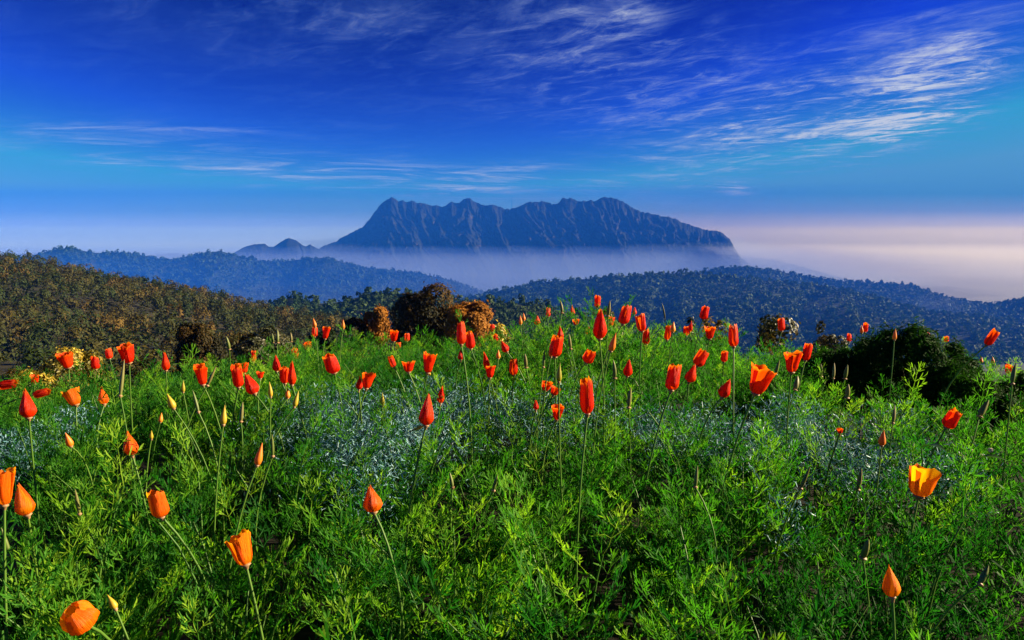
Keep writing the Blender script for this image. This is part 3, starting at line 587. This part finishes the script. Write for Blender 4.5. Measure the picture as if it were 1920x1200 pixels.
# silvery low foliage
S = []
for p, rx_, ry_ in SILV:
    n = int(9000 * rx_ * ry_ / (.3 * .16))
    q = r.normal(size=(n, 2)) * .62; X = p[0] + q[:, 0] * rx_; Y = p[1] + q[:, 1] * ry_ * 1.6; Z = CAMZ - canopy_depth(X, Y) - r.uniform(0.02, .13, n) + .05 * fbm(X * 9, Y * 9, 61, 3)
    d = r.normal(size=(n, 3)); d[:, 2] = np.abs(d[:, 2]) * .8 + .2; d /= np.linalg.norm(d, axis=1)[:, None]; L = r.uniform(.008, .020, n)[:, None]
    b = np.stack([X, Y, Z], 1); S.append(np.concatenate([b, b + d * L, r.uniform(.0012, .0022, n)[:, None], r.normal(size=(n, 3)), r.uniform(-.25, .35, n)[:, None]], 1))
S = np.concatenate(S); V, Fq = ribbons(S); tag(obj('silvery_ground_cover', mesh('silvery_ground_cover', V, Fq, M_silver, {'tone_val': np.repeat(r.random(len(S)), 6)})), 'silvery blue frosted low foliage spreading between the poppies', 'ground cover', kind='stuff')
# ------------------------------------------------------------------ the poppies, one by one
# photo column, row, height and width in photo pixels, lean to the right in degrees, kind (C cone, U cup, T tube, B orange bud, G yellow green bud, P seed pod), label
POP = [
 (8,912,76,34,2,'U','tall orange cup poppy cut by the left edge of the picture'),
 (42,937,64,36,-14,'C','broad red orange poppy next to the one cut by the left edge'),
 (146,1157,64,62,-12,'N','nodding yellow orange poppy in the lower left corner'),
 (296,943,60,34,-10,'T','tube shaped poppy, half yellow half red, on a long stem at lower left'),
 (453,1029,66,44,-14,'U','yellow cup poppy on a thick stem, lowest one left of centre'),
 (243,830,50,26,-12,'C','orange teardrop poppy above the half yellow tube poppy'),
 (697,935,54,34,-10,'C','small orange and yellow poppy alone in the lower middle of the field'),
 (1729,903,60,50,14,'U','large cup poppy with a bright yellow flank at lower right'),
 (1670,1089,64,32,-4,'C','pointed red poppy in the lower right corner'),
 (1784,785,40,26,24,'T','leaning red tube poppy at the right, below the black green shrub'),
 (128,824,30,14,-14,'B','small orange bud left of the orange teardrop poppy'),
 (487,852,44,15,14,'B','pointed yellow orange bud leaning right, left of centre'),
 (1655,821,32,13,2,'B','brownish bud standing on the silvery patch at right'),
 (283,815,18,8,0,'G','tiny green bud right above the orange teardrop poppy'),
 (210,1128,32,14,-28,'G','yellow green bud leaning left in the lower left'),
 (50,756,58,28,-5,'C','tall red orange cone poppy near the left edge with a pale base'),
 (15,721,16,38,82,'T','red poppy lying nearly flat at the left edge'),
 (78,737,16,32,76,'T','red poppy lying flat just right of the tall cone at the left edge'),
 (65,711,18,15,0,'U','small red poppy over the two flat lying ones'),
 (124,675,32,26,-10,'U','square topped red cup poppy in front of the yellow leaved bush'),
 (179,680,26,15,0,'T','small red poppy right of the yellow leaved bush'),
 (204,663,20,13,-10,'T','small dull red poppy against the forest foot, left of the big red cup'),
 (238,663,38,27,-8,'U','big red cup poppy standing high against the forest foot'),
 (310,677,38,15,3,'C','slim red cone poppy left of the tawny brown tree'),
 (137,744,34,30,-20,'U','yellow orange cup poppy with one petal spread, left side'),
 (193,741,36,18,-12,'C','small orange cone poppy right of the yellow orange cup'),
 (377,702,42,23,-5,'U','red poppy with a spiked petal below the tawny brown tree'),
 (445,705,46,20,0,'T','tall red tube poppy, front left of a close trio'),
 (456,690,22,20,0,'U','small red poppy at the back of a close trio'),
 (469,719,44,24,-25,'C','red cone poppy leaning left at the right of a close trio'),
 (518,680,34,15,0,'C','slender red cone poppy over a pair of touching poppies'),
 (533,703,34,17,-2,'T','left one of two touching red poppies above the silvery patch'),
 (547,700,46,15,0,'C','right, pointed one of two touching red poppies above the silvery patch'),
 (553,663,22,14,0,'T','small red poppy behind the two touching poppies'),
 (577,650,18,15,0,'U','small dark red poppy at the field edge left of the fat tube poppy'),
 (622,682,38,28,-12,'T','fat red tube poppy leaning left above the silvery patch'),
 (590,622,20,11,0,'T','far orange poppy on the skyline below a thin bud'),
 (611,624,24,14,8,'U','far red poppy on the skyline right of its small neighbour'),
 (476,667,24,10,5,'T','narrow orange poppy behind the close trio'),
 (488,703,14,12,0,'U','tiny round red poppy right of the close trio'),
 (540,737,20,10,5,'B','small orange bud under the two touching poppies'),
 (320,752,32,14,-20,'G','fat yellow bud leaning left, below the slim red cone poppy'),
 (343,724,24,8,0,'G','thin yellow bud left of the spiked petal poppy'),
 (419,778,38,13,0,'G','plump yellow bud standing below the close trio'),
 (507,730,30,9,0,'G','thin yellow bud below the slender red cone poppy'),
 (556,748,32,11,16,'G','yellow bud leaning right under the touching pair'),
 (589,605,18,8,-10,'B','orange bud on the skyline left of the orange trees'),
 (643,608,18,8,0,'B','orange bud on the skyline before the orange tree'),
 (302,783,18,9,10,'B','faint orange bud low in the leaves below the slim red cone'),
 (739,629,24,15,8,'U','red poppy before the shade of the big brown tree, left of its trunk'),
 (763,632,17,11,0,'T','small red poppy just right of the red poppy before the brown tree'),
 (747,648,15,10,0,'T','tiny orange poppy under the pair before the brown tree'),
 (735,678,22,12,-20,'T','small orange poppy leaning left above the red tulip pair'),
 (766,687,22,22,0,'U','flared red cup poppy right of the small leaning one'),
 (804,680,40,23,8,'U','red cup poppy with a torn yellow petal below the big brown tree'),
 (674,718,26,12,5,'C','left slim one of the red tulip pair over the silvery patch'),
 (689,712,34,21,8,'U','right wide one of the red tulip pair over the silvery patch'),
 (801,767,64,28,4,'C','large pointed red poppy with a yellow peeled sepal in mid field'),
 (827,740,34,13,5,'C','slim orange closed poppy right of the large pointed one'),
 (717,748,26,9,0,'G','yellow bud above the silvery patch left of the large pointed poppy'),
 (865,625,44,19,0,'T','tall bright red tube poppy standing against the orange tree'),
 (881,637,36,17,-5,'T','second red tube poppy touching the tall one at the orange tree'),
 (864,665,20,11,0,'C','small orange poppy under the two tubes by the orange tree'),
 (928,634,17,12,0,'T','small red poppy at the foot of the yellow green bush'),
 (923,615,15,9,0,'T','tiny orange poppy in front of the yellow green bush'),
 (945,649,25,14,-28,'C','orange poppy leaning left below the yellow green bush'),
 (911,676,38,13,-10,'C','pointed red poppy behind a small cup, left of centre'),
 (919,697,24,17,4,'U','small red cup poppy at the foot of a pointed one'),
 (934,664,17,9,0,'B','small dull orange bud left of the lone red tube poppy'),
 (963,687,34,17,0,'T','lone red tube poppy in the middle of the field'),
 (976,600,18,7,0,'B','left of two thin buds on the skyline left of the mound'),
 (982,594,15,7,0,'B','right of two thin buds on the skyline left of the mound'),
 (1007,600,19,12,0,'C','small orange poppy on the skyline left of the mound'),
 (1028,585,18,9,0,'T','small orange poppy higher on the left shoulder of the mound'),
 (1073,582,22,10,-5,'C','small red poppy on the left top of the mound'),
 (1120,565,24,11,4,'T','topmost small red poppy above the big cone on the mound'),
 (1125,607,60,25,0,'C','big red cone poppy standing tall in front of the mound'),
 (1050,623,26,12,-4,'C','red pointed poppy behind and above a stout one, left of the big cone'),
 (1043,649,42,23,8,'T','stout red poppy with one raised petal left of the big cone'),
 (1033,657,26,8,0,'B','thin orange bud against the stout red poppy'),
 (1080,604,11,12,0,'U','tiny red poppy sunk in the bright green mound'),
 (1102,620,15,9,0,'T','tiny dark red poppy left of the big cone'),
 (1145,602,20,13,18,'T','small red poppy leaning right beside the big cone'),
 (1172,590,38,20,16,'T','red tube poppy leaning right on the crest of the mound'),
 (1190,583,15,8,5,'C','tiny orange poppy right of the leaning tube on the mound'),
 (1202,605,34,17,-8,'T','upper of two stacked red poppies on the right of the mound'),
 (1211,632,30,14,-4,'T','lower of two stacked red poppies on the right of the mound'),
 (1150,641,38,13,14,'B','brown furled bud leaning right next to the big cone'),
 (1105,668,28,21,28,'T','red poppy leaning strongly right below the big cone'),
 (1178,689,36,17,5,'C','red cone poppy on a pale stem below the stacked pair'),
 (1100,742,72,25,-3,'T','tallest red tube poppy, long and ragged, in the middle of the field'),
 (1252,623,30,13,3,'T','red poppy next to an orange bud on the skyline'),
 (1262,613,20,10,6,'B','orange bud behind the red poppy on the skyline'),
 (1262,707,52,27,10,'T','stout red poppy with folded petals right of centre'),
 (1024,724,19,19,14,'U','small red poppy at the top of a low cluster, middle of the field'),
 (1040,733,17,17,22,'U','small red poppy at the right of a low cluster, middle of the field'),
 (1005,759,19,11,0,'C','small orange poppy at the left foot of the low cluster'),
 (1045,773,30,21,6,'U','dark red poppy at the bottom of the low cluster'),
 (1048,698,38,11,0,'G','yellow green pointed bud under the stout red poppy'),
 (1321,586,28,15,12,'T','red poppy rising above the tan leaved bush'),
 (1331,624,24,17,0,'U','red poppy in front of the tan leaved bush'),
 (1295,611,24,9,5,'C','thin red poppy left of the tan leaved bush'),
 (1287,620,18,13,0,'T','small round red poppy touching the thin one by the tan leaved bush'),
 (1375,629,44,19,0,'T','tall red poppy on the right flank of the tan leaved bush'),
 (1465,608,26,13,-3,'T','single red poppy in front of the dark brownish bush'),
 (1314,671,36,21,28,'T','upper red poppy leaning right of a crossed pair'),
 (1297,699,38,20,16,'C','lower red poppy with yellow sepal of a crossed pair'),
 (1358,668,22,14,5,'T','small red poppy right of the crossed pair'),
 (1361,728,38,22,22,'C','red orange cone poppy leaning right beside the wide cup'),
 (1425,713,56,40,16,'U','wide flared red cup poppy with a white base right of centre'),
 (1486,678,42,28,3,'U','flared red cup poppy with a pale base before the dark shrubs'),
 (1513,660,34,16,12,'T','red tube poppy leaning right behind the flared cup'),
 (1623,614,19,9,0,'T','small red poppy on the skyline next to a dark bud'),
 (1616,617,16,7,0,'B','dark bud on the skyline touching a small red poppy'),
 (1592,633,16,9,0,'T','small dull orange poppy left of the black green shrub'),
 (1678,627,22,8,4,'B','pale brown bud against the black green shrub'),
 (1737,632,19,12,12,'T','dark red poppy in the shade of the black green shrub'),
 (1774,636,12,9,0,'T','tiny red poppy at the right top of the black green shrub'),
 (1859,633,34,16,30,'T','red poppy leaning right against the misty slope at far right'),
 (1733,709,22,21,18,'U','square red poppy in front of the black green shrub'),
 (1891,692,17,14,0,'U','red poppy at the right edge above the trailing shrub'),
 (1839,675,12,8,0,'B','small dark red bud under the poppy at far right'),
 (1862,675,14,7,4,'B','dark pointed bud right of the small dark red bud'),
 (1575,808,10,11,0,'U','tiny red poppy sunk in the leaves at right'),
 (145,940,52,9,-5,'P','yellow green seed pod on a long bent stalk at lower left'),
 (511,835,44,8,2,'P','yellow seed pod with a pale collar right of the leaning bud'),
 (10,1015,56,10,-12,'P','withered seed pod on a stalk at the left edge'),
 (229,708,70,8,3,'P','long pale seed pod stalk below the big red cup poppy'),
 (397,705,40,7,24,'P','pale seed pod leaning right beside the spiked petal poppy'),
 (453,772,38,8,3,'P','pale seed pod with a collar below the leaning cone of the trio'),
 (367,752,44,7,-16,'P','green seed pod leaning left in mid field, left side'),
 (428,643,26,7,-3,'P','thin pod on the skyline right of the tawny brown tree'),
 (520,630,26,7,-4,'P','tall thin pod on the skyline, middle one of three'),
 (511,634,18,6,0,'P','thin pod on the skyline, left one of three'),
 (546,632,18,6,0,'P','thin pod on the skyline, right one of three'),
 (985,676,28,9,-6,'P','pale pod bud on a straight stem right of the lone tube poppy'),
 (1020,672,34,6,4,'P','pair member pale pod just left of the stout red poppy'),
 (1068,640,30,7,-8,'P','thin bent pod right of the stout red poppy'),
 (1153,692,36,9,0,'P','brown green pod between two red cones below the mound'),
 (1054,575,24,7,2,'P','thin pod on the left top of the mound'),
 (1142,578,30,7,6,'P','thin pod rising from the crest of the mound'),
 (1457,688,30,7,4,'P','slim green pod left of the flared cup before the dark shrubs'),
 (1541,694,26,7,0,'P','tan pod in the shade left of the black green shrub'),
 (1564,695,30,6,6,'P','thin grey green pod in the shade right of the tan pod'),
 (1586,697,28,8,2,'P','brown pod in the shade below the dull orange poppy'),
 (1495,718,28,11,22,'P','brown leaning pod under the flared cup poppy'),
 (1590,733,28,10,2,'P','reddish brown pod bud above the silvery patch at right'),
 (1510,895,48,9,18,'P','green seed pod curving right in the lower right half'),
 (1612,898,44,11,6,'P','dark green seed pod above the silvery leaves at lower right'),
 (1624,1028,44,16,10,'P','fat green pod on a thick stem left of the pointed corner poppy'),
 (1305,893,42,9,4,'P','brown tipped pod in the lower middle right'),
 (1846,1078,40,13,28,'P','tan leaning pod in the lower right corner'),
 (1843,765,36,13,26,'P','pale leaning pod right of the leaning tube poppy'),
 (1677,777,34,7,10,'P','pale thin pod above the silvery patch at right'),
 (1899,700,40,9,0,'P','dark slim pod at the right edge'),
 (928,905,34,8,10,'P','brown tipped shoot in the lower middle of the field'),
 (846,900,30,8,-10,'P','pale brown shoot left of the brown tipped one'),
 (1180,745,40,9,3,'P','withered pale pod right of the tallest tube poppy'),
]
def flower_frame(px, py, h, tilt, want, lo=0.0):
    """Distance at which this flower stands: near its size-given distance, with its foot a little above the leaves."""
    Ys = np.geomspace(0.82, 5.6, 240); P = np.stack([at(px, py, Y) for Y in Ys]); up = P[:, 2] - 0.5 * h * math.cos(R(tilt)) / FPX * Ys - (CAMZ - canopy_depth(P[:, 0], P[:, 1]))
    cost = np.abs(np.log(Ys / want)) + np.where(up < lo, (lo - up) * 25, 0) + np.where(up > .17, (up - .17) * 22, 0)
    i = int(np.argmin(cost)); return P[i], Ys[i]
def petal_set(r, h, w, kind):
    """Four petals around the axis, z up, as (V, F, along, across) each."""
    out_ = []; nu, nv = 11, 12; t = np.linspace(0, 1, nv)
    if kind == 'C': rad = np.interp(t, [0, .07, .25, .5, .8, 1], [.15, .62, 1.0, .82, .40, .10]); spin = r.uniform(.5, 1.0)
    elif kind == 'U': rad = np.interp(t, [0, .07, .25, .55, .85, 1], [.14, .50, .72, .84, .98, 1.08]); spin = r.uniform(-.1, .2)
    elif kind == 'N': rad = np.interp(t, [0, .08, .3, .6, .85, 1], [.12, .60, 1.0, 1.04, .80, .50]); spin = .1
    else: rad = np.interp(t, [0, .07, .22, .6, .9, 1], [.15, .62, .96, .92, .84, .74]); spin = r.uniform(.1, .45)
    rad = rad * w / 2
    a0 = r.uniform(0, 6.28)
    for k in range(4):
        half = r.uniform(.95, 1.2) if kind != 'C' else r.uniform(1.1, 1.5)
        u_ = np.linspace(-1, 1, nu)[:, None]; top = (1 - .10 * np.abs(u_) ** 2.5) * r.uniform(.86, 1.0) + .035 * np.sin(u_ * r.uniform(4, 9) + r.uniform(0, 6)) + .015 * r.normal(size=(nu, 1))
        z = t[None, :] * top * h; ang = a0 + k * math.pi / 2 + u_ * half * np.interp(t, [0, .15, 1], [.9, 1, 1])[None, :] + spin * t[None, :]
        off = (1.0 + (.06 if k % 2 else -.05) + .05 * u_) * (1 + .06 * np.sin(u_ * r.uniform(5, 9) + k) * t[None, :] + .035 * np.sin(u_ * r.uniform(11, 17) + 5 * t[None, :]))
        rr_ = rad[None, :] * off + .05 * w * r.normal() * t[None, :] ** 3
        bendx = r.normal() * .05 * w
        V = np.stack([rr_ * np.cos(ang) + bendx * t[None, :] ** 2, rr_ * np.sin(ang), z], -1).reshape(-1, 3)
        out_.append((V, grid_faces(nu, nv), np.tile(t, nu), np.repeat(np.linspace(0, 1, nu), nv)))
    return out_
def lathe(prof, sides=8, bend=0.0, ridgy=0.0):
    V = []; n = len(prof); zt = max(p[1] for p in prof)
    for (rad, z) in prof:
        for k in range(sides):
            a = 2 * math.pi * k / sides; q = rad * (1 + ridgy * (k % 2)); V.append((q * math.cos(a) + bend * (z / zt) ** 2, q * math.sin(a), z))
    Fq = [(i * sides + k, i * sides + (k + 1) % sides, (i + 1) * sides + (k + 1) % sides, (i + 1) * sides + k) for i in range(n - 1) for k in range(sides)]
    return np.array(V), np.array(Fq)
taken = set()
for idx, (px, py, hp, wp, tilt, kind, label) in enumerate(POP):
    r = np.random.default_rng(2000 + idx)
    real = {'C': .056, 'U': .052, 'T': .054, 'N': .055, 'B': .034, 'G': .034, 'P': .045}[kind]
    long_px = max(hp, wp) if abs(tilt) > 60 else hp
    ctr, Y = flower_frame(px, py, hp if abs(tilt) < 60 else 10, min(abs(tilt), 60), np.clip(FPX * real / long_px, .9, 4.6), 0.03 if kind in 'BGP' else .055)
    h = long_px / FPX * Y; w = (min(hp, wp) if abs(tilt) > 60 else wp) / FPX * Y; fwd = r.uniform(-.22, .22)
    if kind == 'N': fwd = -.75
    ax = np.array([math.sin(R(tilt)), fwd * math.cos(R(tilt)), math.cos(R(tilt))]); ax /= np.linalg.norm(ax)
    base = ctr - ax * h / 2
    gx, gy = base[0] - ax[0] * .16 + r.uniform(-.03, .03), base[1] + r.uniform(-.02, .05); gz = float(ground_z(gx, gy))
    name, cat = ('poppy_flower', 'poppy') if kind in 'CUTN' else (('poppy_bud', 'flower bud') if kind in 'BG' else ('poppy_seed_pod', 'seed pod'))
    e = empty(name, (gx, gy, gz)); O = np.array([gx, gy, gz])
    L = max(.05, base[2] - gz); ctrl = base - ax * L * .45 + r.normal(size=3) * .035 * min(1, L / .2); ctrl[2] = max(ctrl[2], gz + .3 * L)
    sw = .0019 if kind in 'CUTN' else .0015
    sv, sf = tube(curve_pts((0, 0, -.01), ctrl - O, base - O, 12), np.linspace(sw * 1.15, sw * .95, 12), 7)
    obj('stem', mesh('stem', sv, sf, M_stem, {'tone_val': np.full(len(sv), r.uniform(.4, 1))}, smooth=True), e)
    rotm = Vector(ax).to_track_quat('Z', 'Y').to_matrix().to_4x4(); mtx = Matrix.Translation(Vector(base - O)) @ rotm
    def part(nm, V, Fq, mt, attrs):
        o = obj(nm, mesh(nm, V, Fq, mt, attrs, smooth=True), e); o.matrix_local = mtx; return o
    if kind in 'CUTN':
        for V, Fq, al, ac in petal_set(r, h, w, kind):
            o = part('petal', V, Fq, M_petal_sunlit if ('yellow' in label and 'sepal' not in label and 'bush' not in label and 'torn' not in label) or py > 820 else M_petal, {'along': al, 'across': ac})
        V, Fq = lathe([(sw, -.006), (w * .13, -.002), (w * .24, .0), (w * .22, .0012), (w * .10, .004)], 9); part('rim', V, Fq, M_rim, {'tone_val': np.full(len(V), r.random())})
        if label.find('sepal') > 0 or label.find('torn yellow') > 0:
            V, Fq = lathe([(.0003, 0), (w * .10, h * .12), (w * .12, h * .2), (w * .05, h * .42), (.0003, h * .55)], 6)
            o = part('sepal', V, Fq, M_budg, {'tone_val': np.full(len(V), .8)}); o.matrix_local = mtx @ Matrix.Translation((w * .2, -w * .15, 0)) @ Matrix.Rotation(R(115), 4, 'Y')
    elif kind in 'BG':
        V, Fq = lathe([(sw, 0), (w * .42, h * .10), (w * .5, h * .26), (w * .40, h * .48), (w * .24, h * .70), (w * .09, h * .90), (.0004, h)], 8, bend=w * r.uniform(-.2, .3), ridgy=.06)
        part('bud_cap', V, Fq, M_bud if kind == 'B' else M_budg, {'tone_val': np.repeat(r.random() * .5 + np.linspace(.5, 0, 7), 8)})
        V, Fq = lathe([(sw, -.003), (w * .32, 0), (w * .28, .0015), (sw, .003)], 8); part('rim', V, Fq, M_rim, {'tone_val': np.full(len(V), r.random())})
    else:
        V, Fq = lathe([(sw, 0), (w * .30, h * .08), (w * .42, h * .25), (w * .40, h * .5), (w * .28, h * .75), (w * .12, h * .93), (.0003, h)], 8, bend=w * r.uniform(-.6, .6), ridgy=.12)
        part('seed_pod', V, Fq, M_pod, {'tone_val': np.repeat(r.random() * .6 + np.linspace(0, .4, 7), 8)})
        V, Fq = lathe([(sw, -.003), (w * .55, 0), (w * .5, .0012), (sw, .003)], 8); part('rim', V, Fq, M_rim, {'tone_val': np.full(len(V), r.random())})
    tag(e, label, cat, {'poppy_flower': 'poppy flowers in the field', 'poppy_bud': 'poppy buds in the field', 'poppy_seed_pod': 'poppy seed pods in the field'}[name])

    best = sorted((math.hypot(X - gx, Y_ - gy), n_) for n_, (_, X, Y_) in enumerate(PLANT_OBJ) if n_ not in taken)[:1]
    if best and best[0][0] < .14 and len(label.split()) <= 12:
        taken.add(best[0][1]); PLANT_OBJ[best[0][1]][0]['label'] = 'leafy plant under the ' + label
# a broad leaved weed and a lone grass stalk
M_weed = leaf_mat('weed_leaf', [(0.0, (0.010, 0.05, 0.008)), (1.0, (0.05, 0.14, 0.015))], objrand=0.2, trans=0.35)
M_pale = leaf_mat('weed_head', [(0.0, (0.40, 0.34, 0.24)), (1.0, (0.62, 0.55, 0.45))], objrand=0.6, trans=0.2, transmul=(1, 1, 1))
r = np.random.default_rng(71); c0 = canopy_point(1755, 880); gz = float(ground_z(c0[0], c0[1])); hgt = CAMZ - float(canopy_depth(c0[0], c0[1])) - gz + .04
e = empty('weed', (c0[0], c0[1], gz)); tag(e, 'broad leaved weed with small pale flower heads beside the large yellow flanked cup poppy', 'weed')
for dx_, dy_, hh in ((-.02, .0, 1.0), (.05, .01, .92)):
    P = curve_pts((0, 0, -.01), (dx_ * .3, 0, hgt * .5), (dx_ * 1.6, dy_, hgt * hh), 8); V, Fq = tube(P, np.linspace(.0024, .0012, 8), 6); obj('stem', mesh('stem', V, Fq, M_weed, {'tone_val': np.full(len(V), .6)}, smooth=True), e)
    for k in range(5):
        p = P[3 + k % 5]; az_ = r.uniform(0, 6.28); L = r.uniform(.04, .065); t = np.linspace(0, 1, 6); wd = np.array([.08, .6, 1, .85, .45, .02]) * L * .2
        V = np.concatenate([np.stack([sgn * wd, t * L, .3 * L * t - .45 * L * t ** 2 + abs(sgn) * wd * .35], 1) for sgn in (-1, 0, 1)]).reshape(3, 6, 3)
        o = obj('leaf', mesh('leaf', V.reshape(-1, 3), grid_faces(3, 6), M_weed, {'tone_val': np.full(18, r.random())}, smooth=True), e); o.matrix_local = leaf_matrix(p, az_, r.uniform(.2, .8))
for k in range(4):
    p = np.array([.05 + .022 * k, .005 * k, hgt * (.93 + .03 * (k % 2))]); V, Fq = lathe([(.0008, 0), (.003, .002), (.0042, .005), (.0035, .009), (.0006, .010)], 8, ridgy=.25); o = obj('flower_head', mesh('flower_head', V, Fq, M_pale, {'tone_val': np.full(len(V), r.random())}), e, tuple(p))
    V, Fq = tube(curve_pts(np.array([.05 * 1.2, .005, hgt * .78]), p - np.array([0, 0, .03]), p, 5), np.full(5, .0007), 5); obj('stalk', mesh('stalk', V, Fq, M_weed, {'tone_val': np.full(len(V), .4)}), e)
g0 = at(1248, 640, 4.2); gz = float(ground_z(g0[0], 4.2)); tp = at(1241, 568, 4.2); e = empty('grass_stalk', (g0[0], 4.2, gz)); O = np.array([g0[0], 4.2, gz])
tag(e, 'thin dark grass stalk with a seed spike against the blue slope', 'grass stalk')
mid = at(1247, 602, 4.2); V, Fq = tube(curve_pts((0, 0, -.01), (mid - O) * .5, mid - O, 6), np.full(6, .0012), 5); obj('stem', mesh('stem', V, Fq, M_olive, {'tone_val': np.full(len(V), .2)}), e)
V, Fq = tube(curve_pts(mid - O, at(1246, 585, 4.2) - O, tp - O, 7), np.array([.0015, .0035, .0045, .0045, .004, .003, .0008]), 6); obj('seed_spike', mesh('seed_spike', V, Fq, M_olive, {'tone_val': np.full(len(V), .25)}, smooth=True), e)
# ------------------------------------------------------------------ air
def vol_box(name, label, lo, hi, dens, col, g):
    V = np.array([[x, y_, z] for x in (lo[0], hi[0]) for y_ in (lo[1], hi[1]) for z in (lo[2], hi[2])]); Fq = np.array([[0, 1, 3, 2], [4, 6, 7, 5], [0, 4, 5, 1], [2, 3, 7, 6], [0, 2, 6, 4], [1, 5, 7, 3]])
    m, nt = mat_new(name); p = nd(nt, 'ShaderNodeVolumePrincipled', {'Color': (*col, 1), 'Density': dens, 'Anisotropy': g}); o_ = nt.nodes.new('ShaderNodeOutputMaterial'); nt.links.new(p.outputs[0], o_.inputs['Volume'])
    m.cycles.homogeneous_volume = True
    tag(obj(name, mesh(name, V, Fq, m)), label, 'haze', kind='stuff')
vol_box('haze', 'blue haze filling the air over the valley', (-47000, -47000, -520), (47000, 47000, 480), 6.6e-5, (0.020, 0.18, 0.82), -0.3)
def mist(label, half, prof, dens, col, g=0.35, right=None):
    """A bank of mist: its cross-section (Y, Z of the top, front to back) runs on to both sides; the underside lies below the valley floor."""
    top = [(y_, z) for y_, z in prof]; sec = ([(prof[0][0], -505)] + top + [(prof[-1][0], -505)])[::-1]; n = len(sec); V = [(x, y_, z) for x in (-half, half if right is None else right) for y_, z in sec]; bm_f = [(i, (i + 1) % n, n + (i + 1) % n, n + i) for i in range(n)]
    m = bpy.data.meshes.new('valley_mist'); m.from_pydata(V, [], bm_f + [tuple(range(n - 1, -1, -1)), tuple(range(n, 2 * n))]); m.update()
    mt, nt = mat_new('valley_mist'); p = nd(nt, 'ShaderNodeVolumePrincipled', {'Color': (*col, 1), 'Density': dens, 'Anisotropy': g}); o_ = nt.nodes.new('ShaderNodeOutputMaterial'); nt.links.new(p.outputs[0], o_.inputs['Volume']); mt.cycles.homogeneous_volume = True
    m.materials.append(mt); tag(obj('valley_mist', m), label, 'mist', kind='stuff')
WARM, COOL = (1.0, 0.86, 0.60), (0.66, 0.86, 0.95)  # sun warmth at right, cool light at left, put into the mist colour
for side, lo, hi, col, g_ in (('sunny', 0.0, 44000.0, WARM, 0.42), ('blue', -44000.0, -5.0, COOL, -0.05)):
    mist('%s sea of mist stretching away beyond the mountain to the horizon' % side, -lo, [(8900, 110), (44000, 110)], 7.0e-5, col, g_, hi)
    mist('%s mist hanging over the far sea of mist' % side, -lo - 2, [(9000, 260), (43800, 260)], 4.0e-5, col, g_, hi - 2)
    mist('%s high thin veil above the far sea of mist' % side, -lo - 4, [(9100, 460), (43600, 460)], 3.2e-5, col, g_, hi - 4)
mist('blue haze hanging before the mountain face', 44600, [(4300, 280), (8700, 468)], 6.0e-5, (0.020, 0.15, 0.85), -0.2, 2400)
mist('white mist lying along the mountain foot', 44400, [(4200, -230), (8800, 15)], 1.8e-4, (0.78, 0.93, 1.0), 0.05, 2300)
mist('dense low mist over the valley floor', 44800, [(2700, -230), (4800, -150), (8600, -140)], 1.5e-4, (0.64, 0.74, 0.84), 0.3, 1600)
mist('blue haze pooled in the near valley over the forested ridges', 44200, [(1250, -75), (4150, -55)], 2.1e-4, (0.025, 0.16, 0.85), -0.2, 1500)
mist('sunny low mist over the plain at right of the mountain', -1600, [(3300, -240), (5500, -110), (8850, -90)], 1.6e-4, (1.0, 0.90, 0.76), 0.4, 43000)  # warm sunlight put into this mist's colour as well
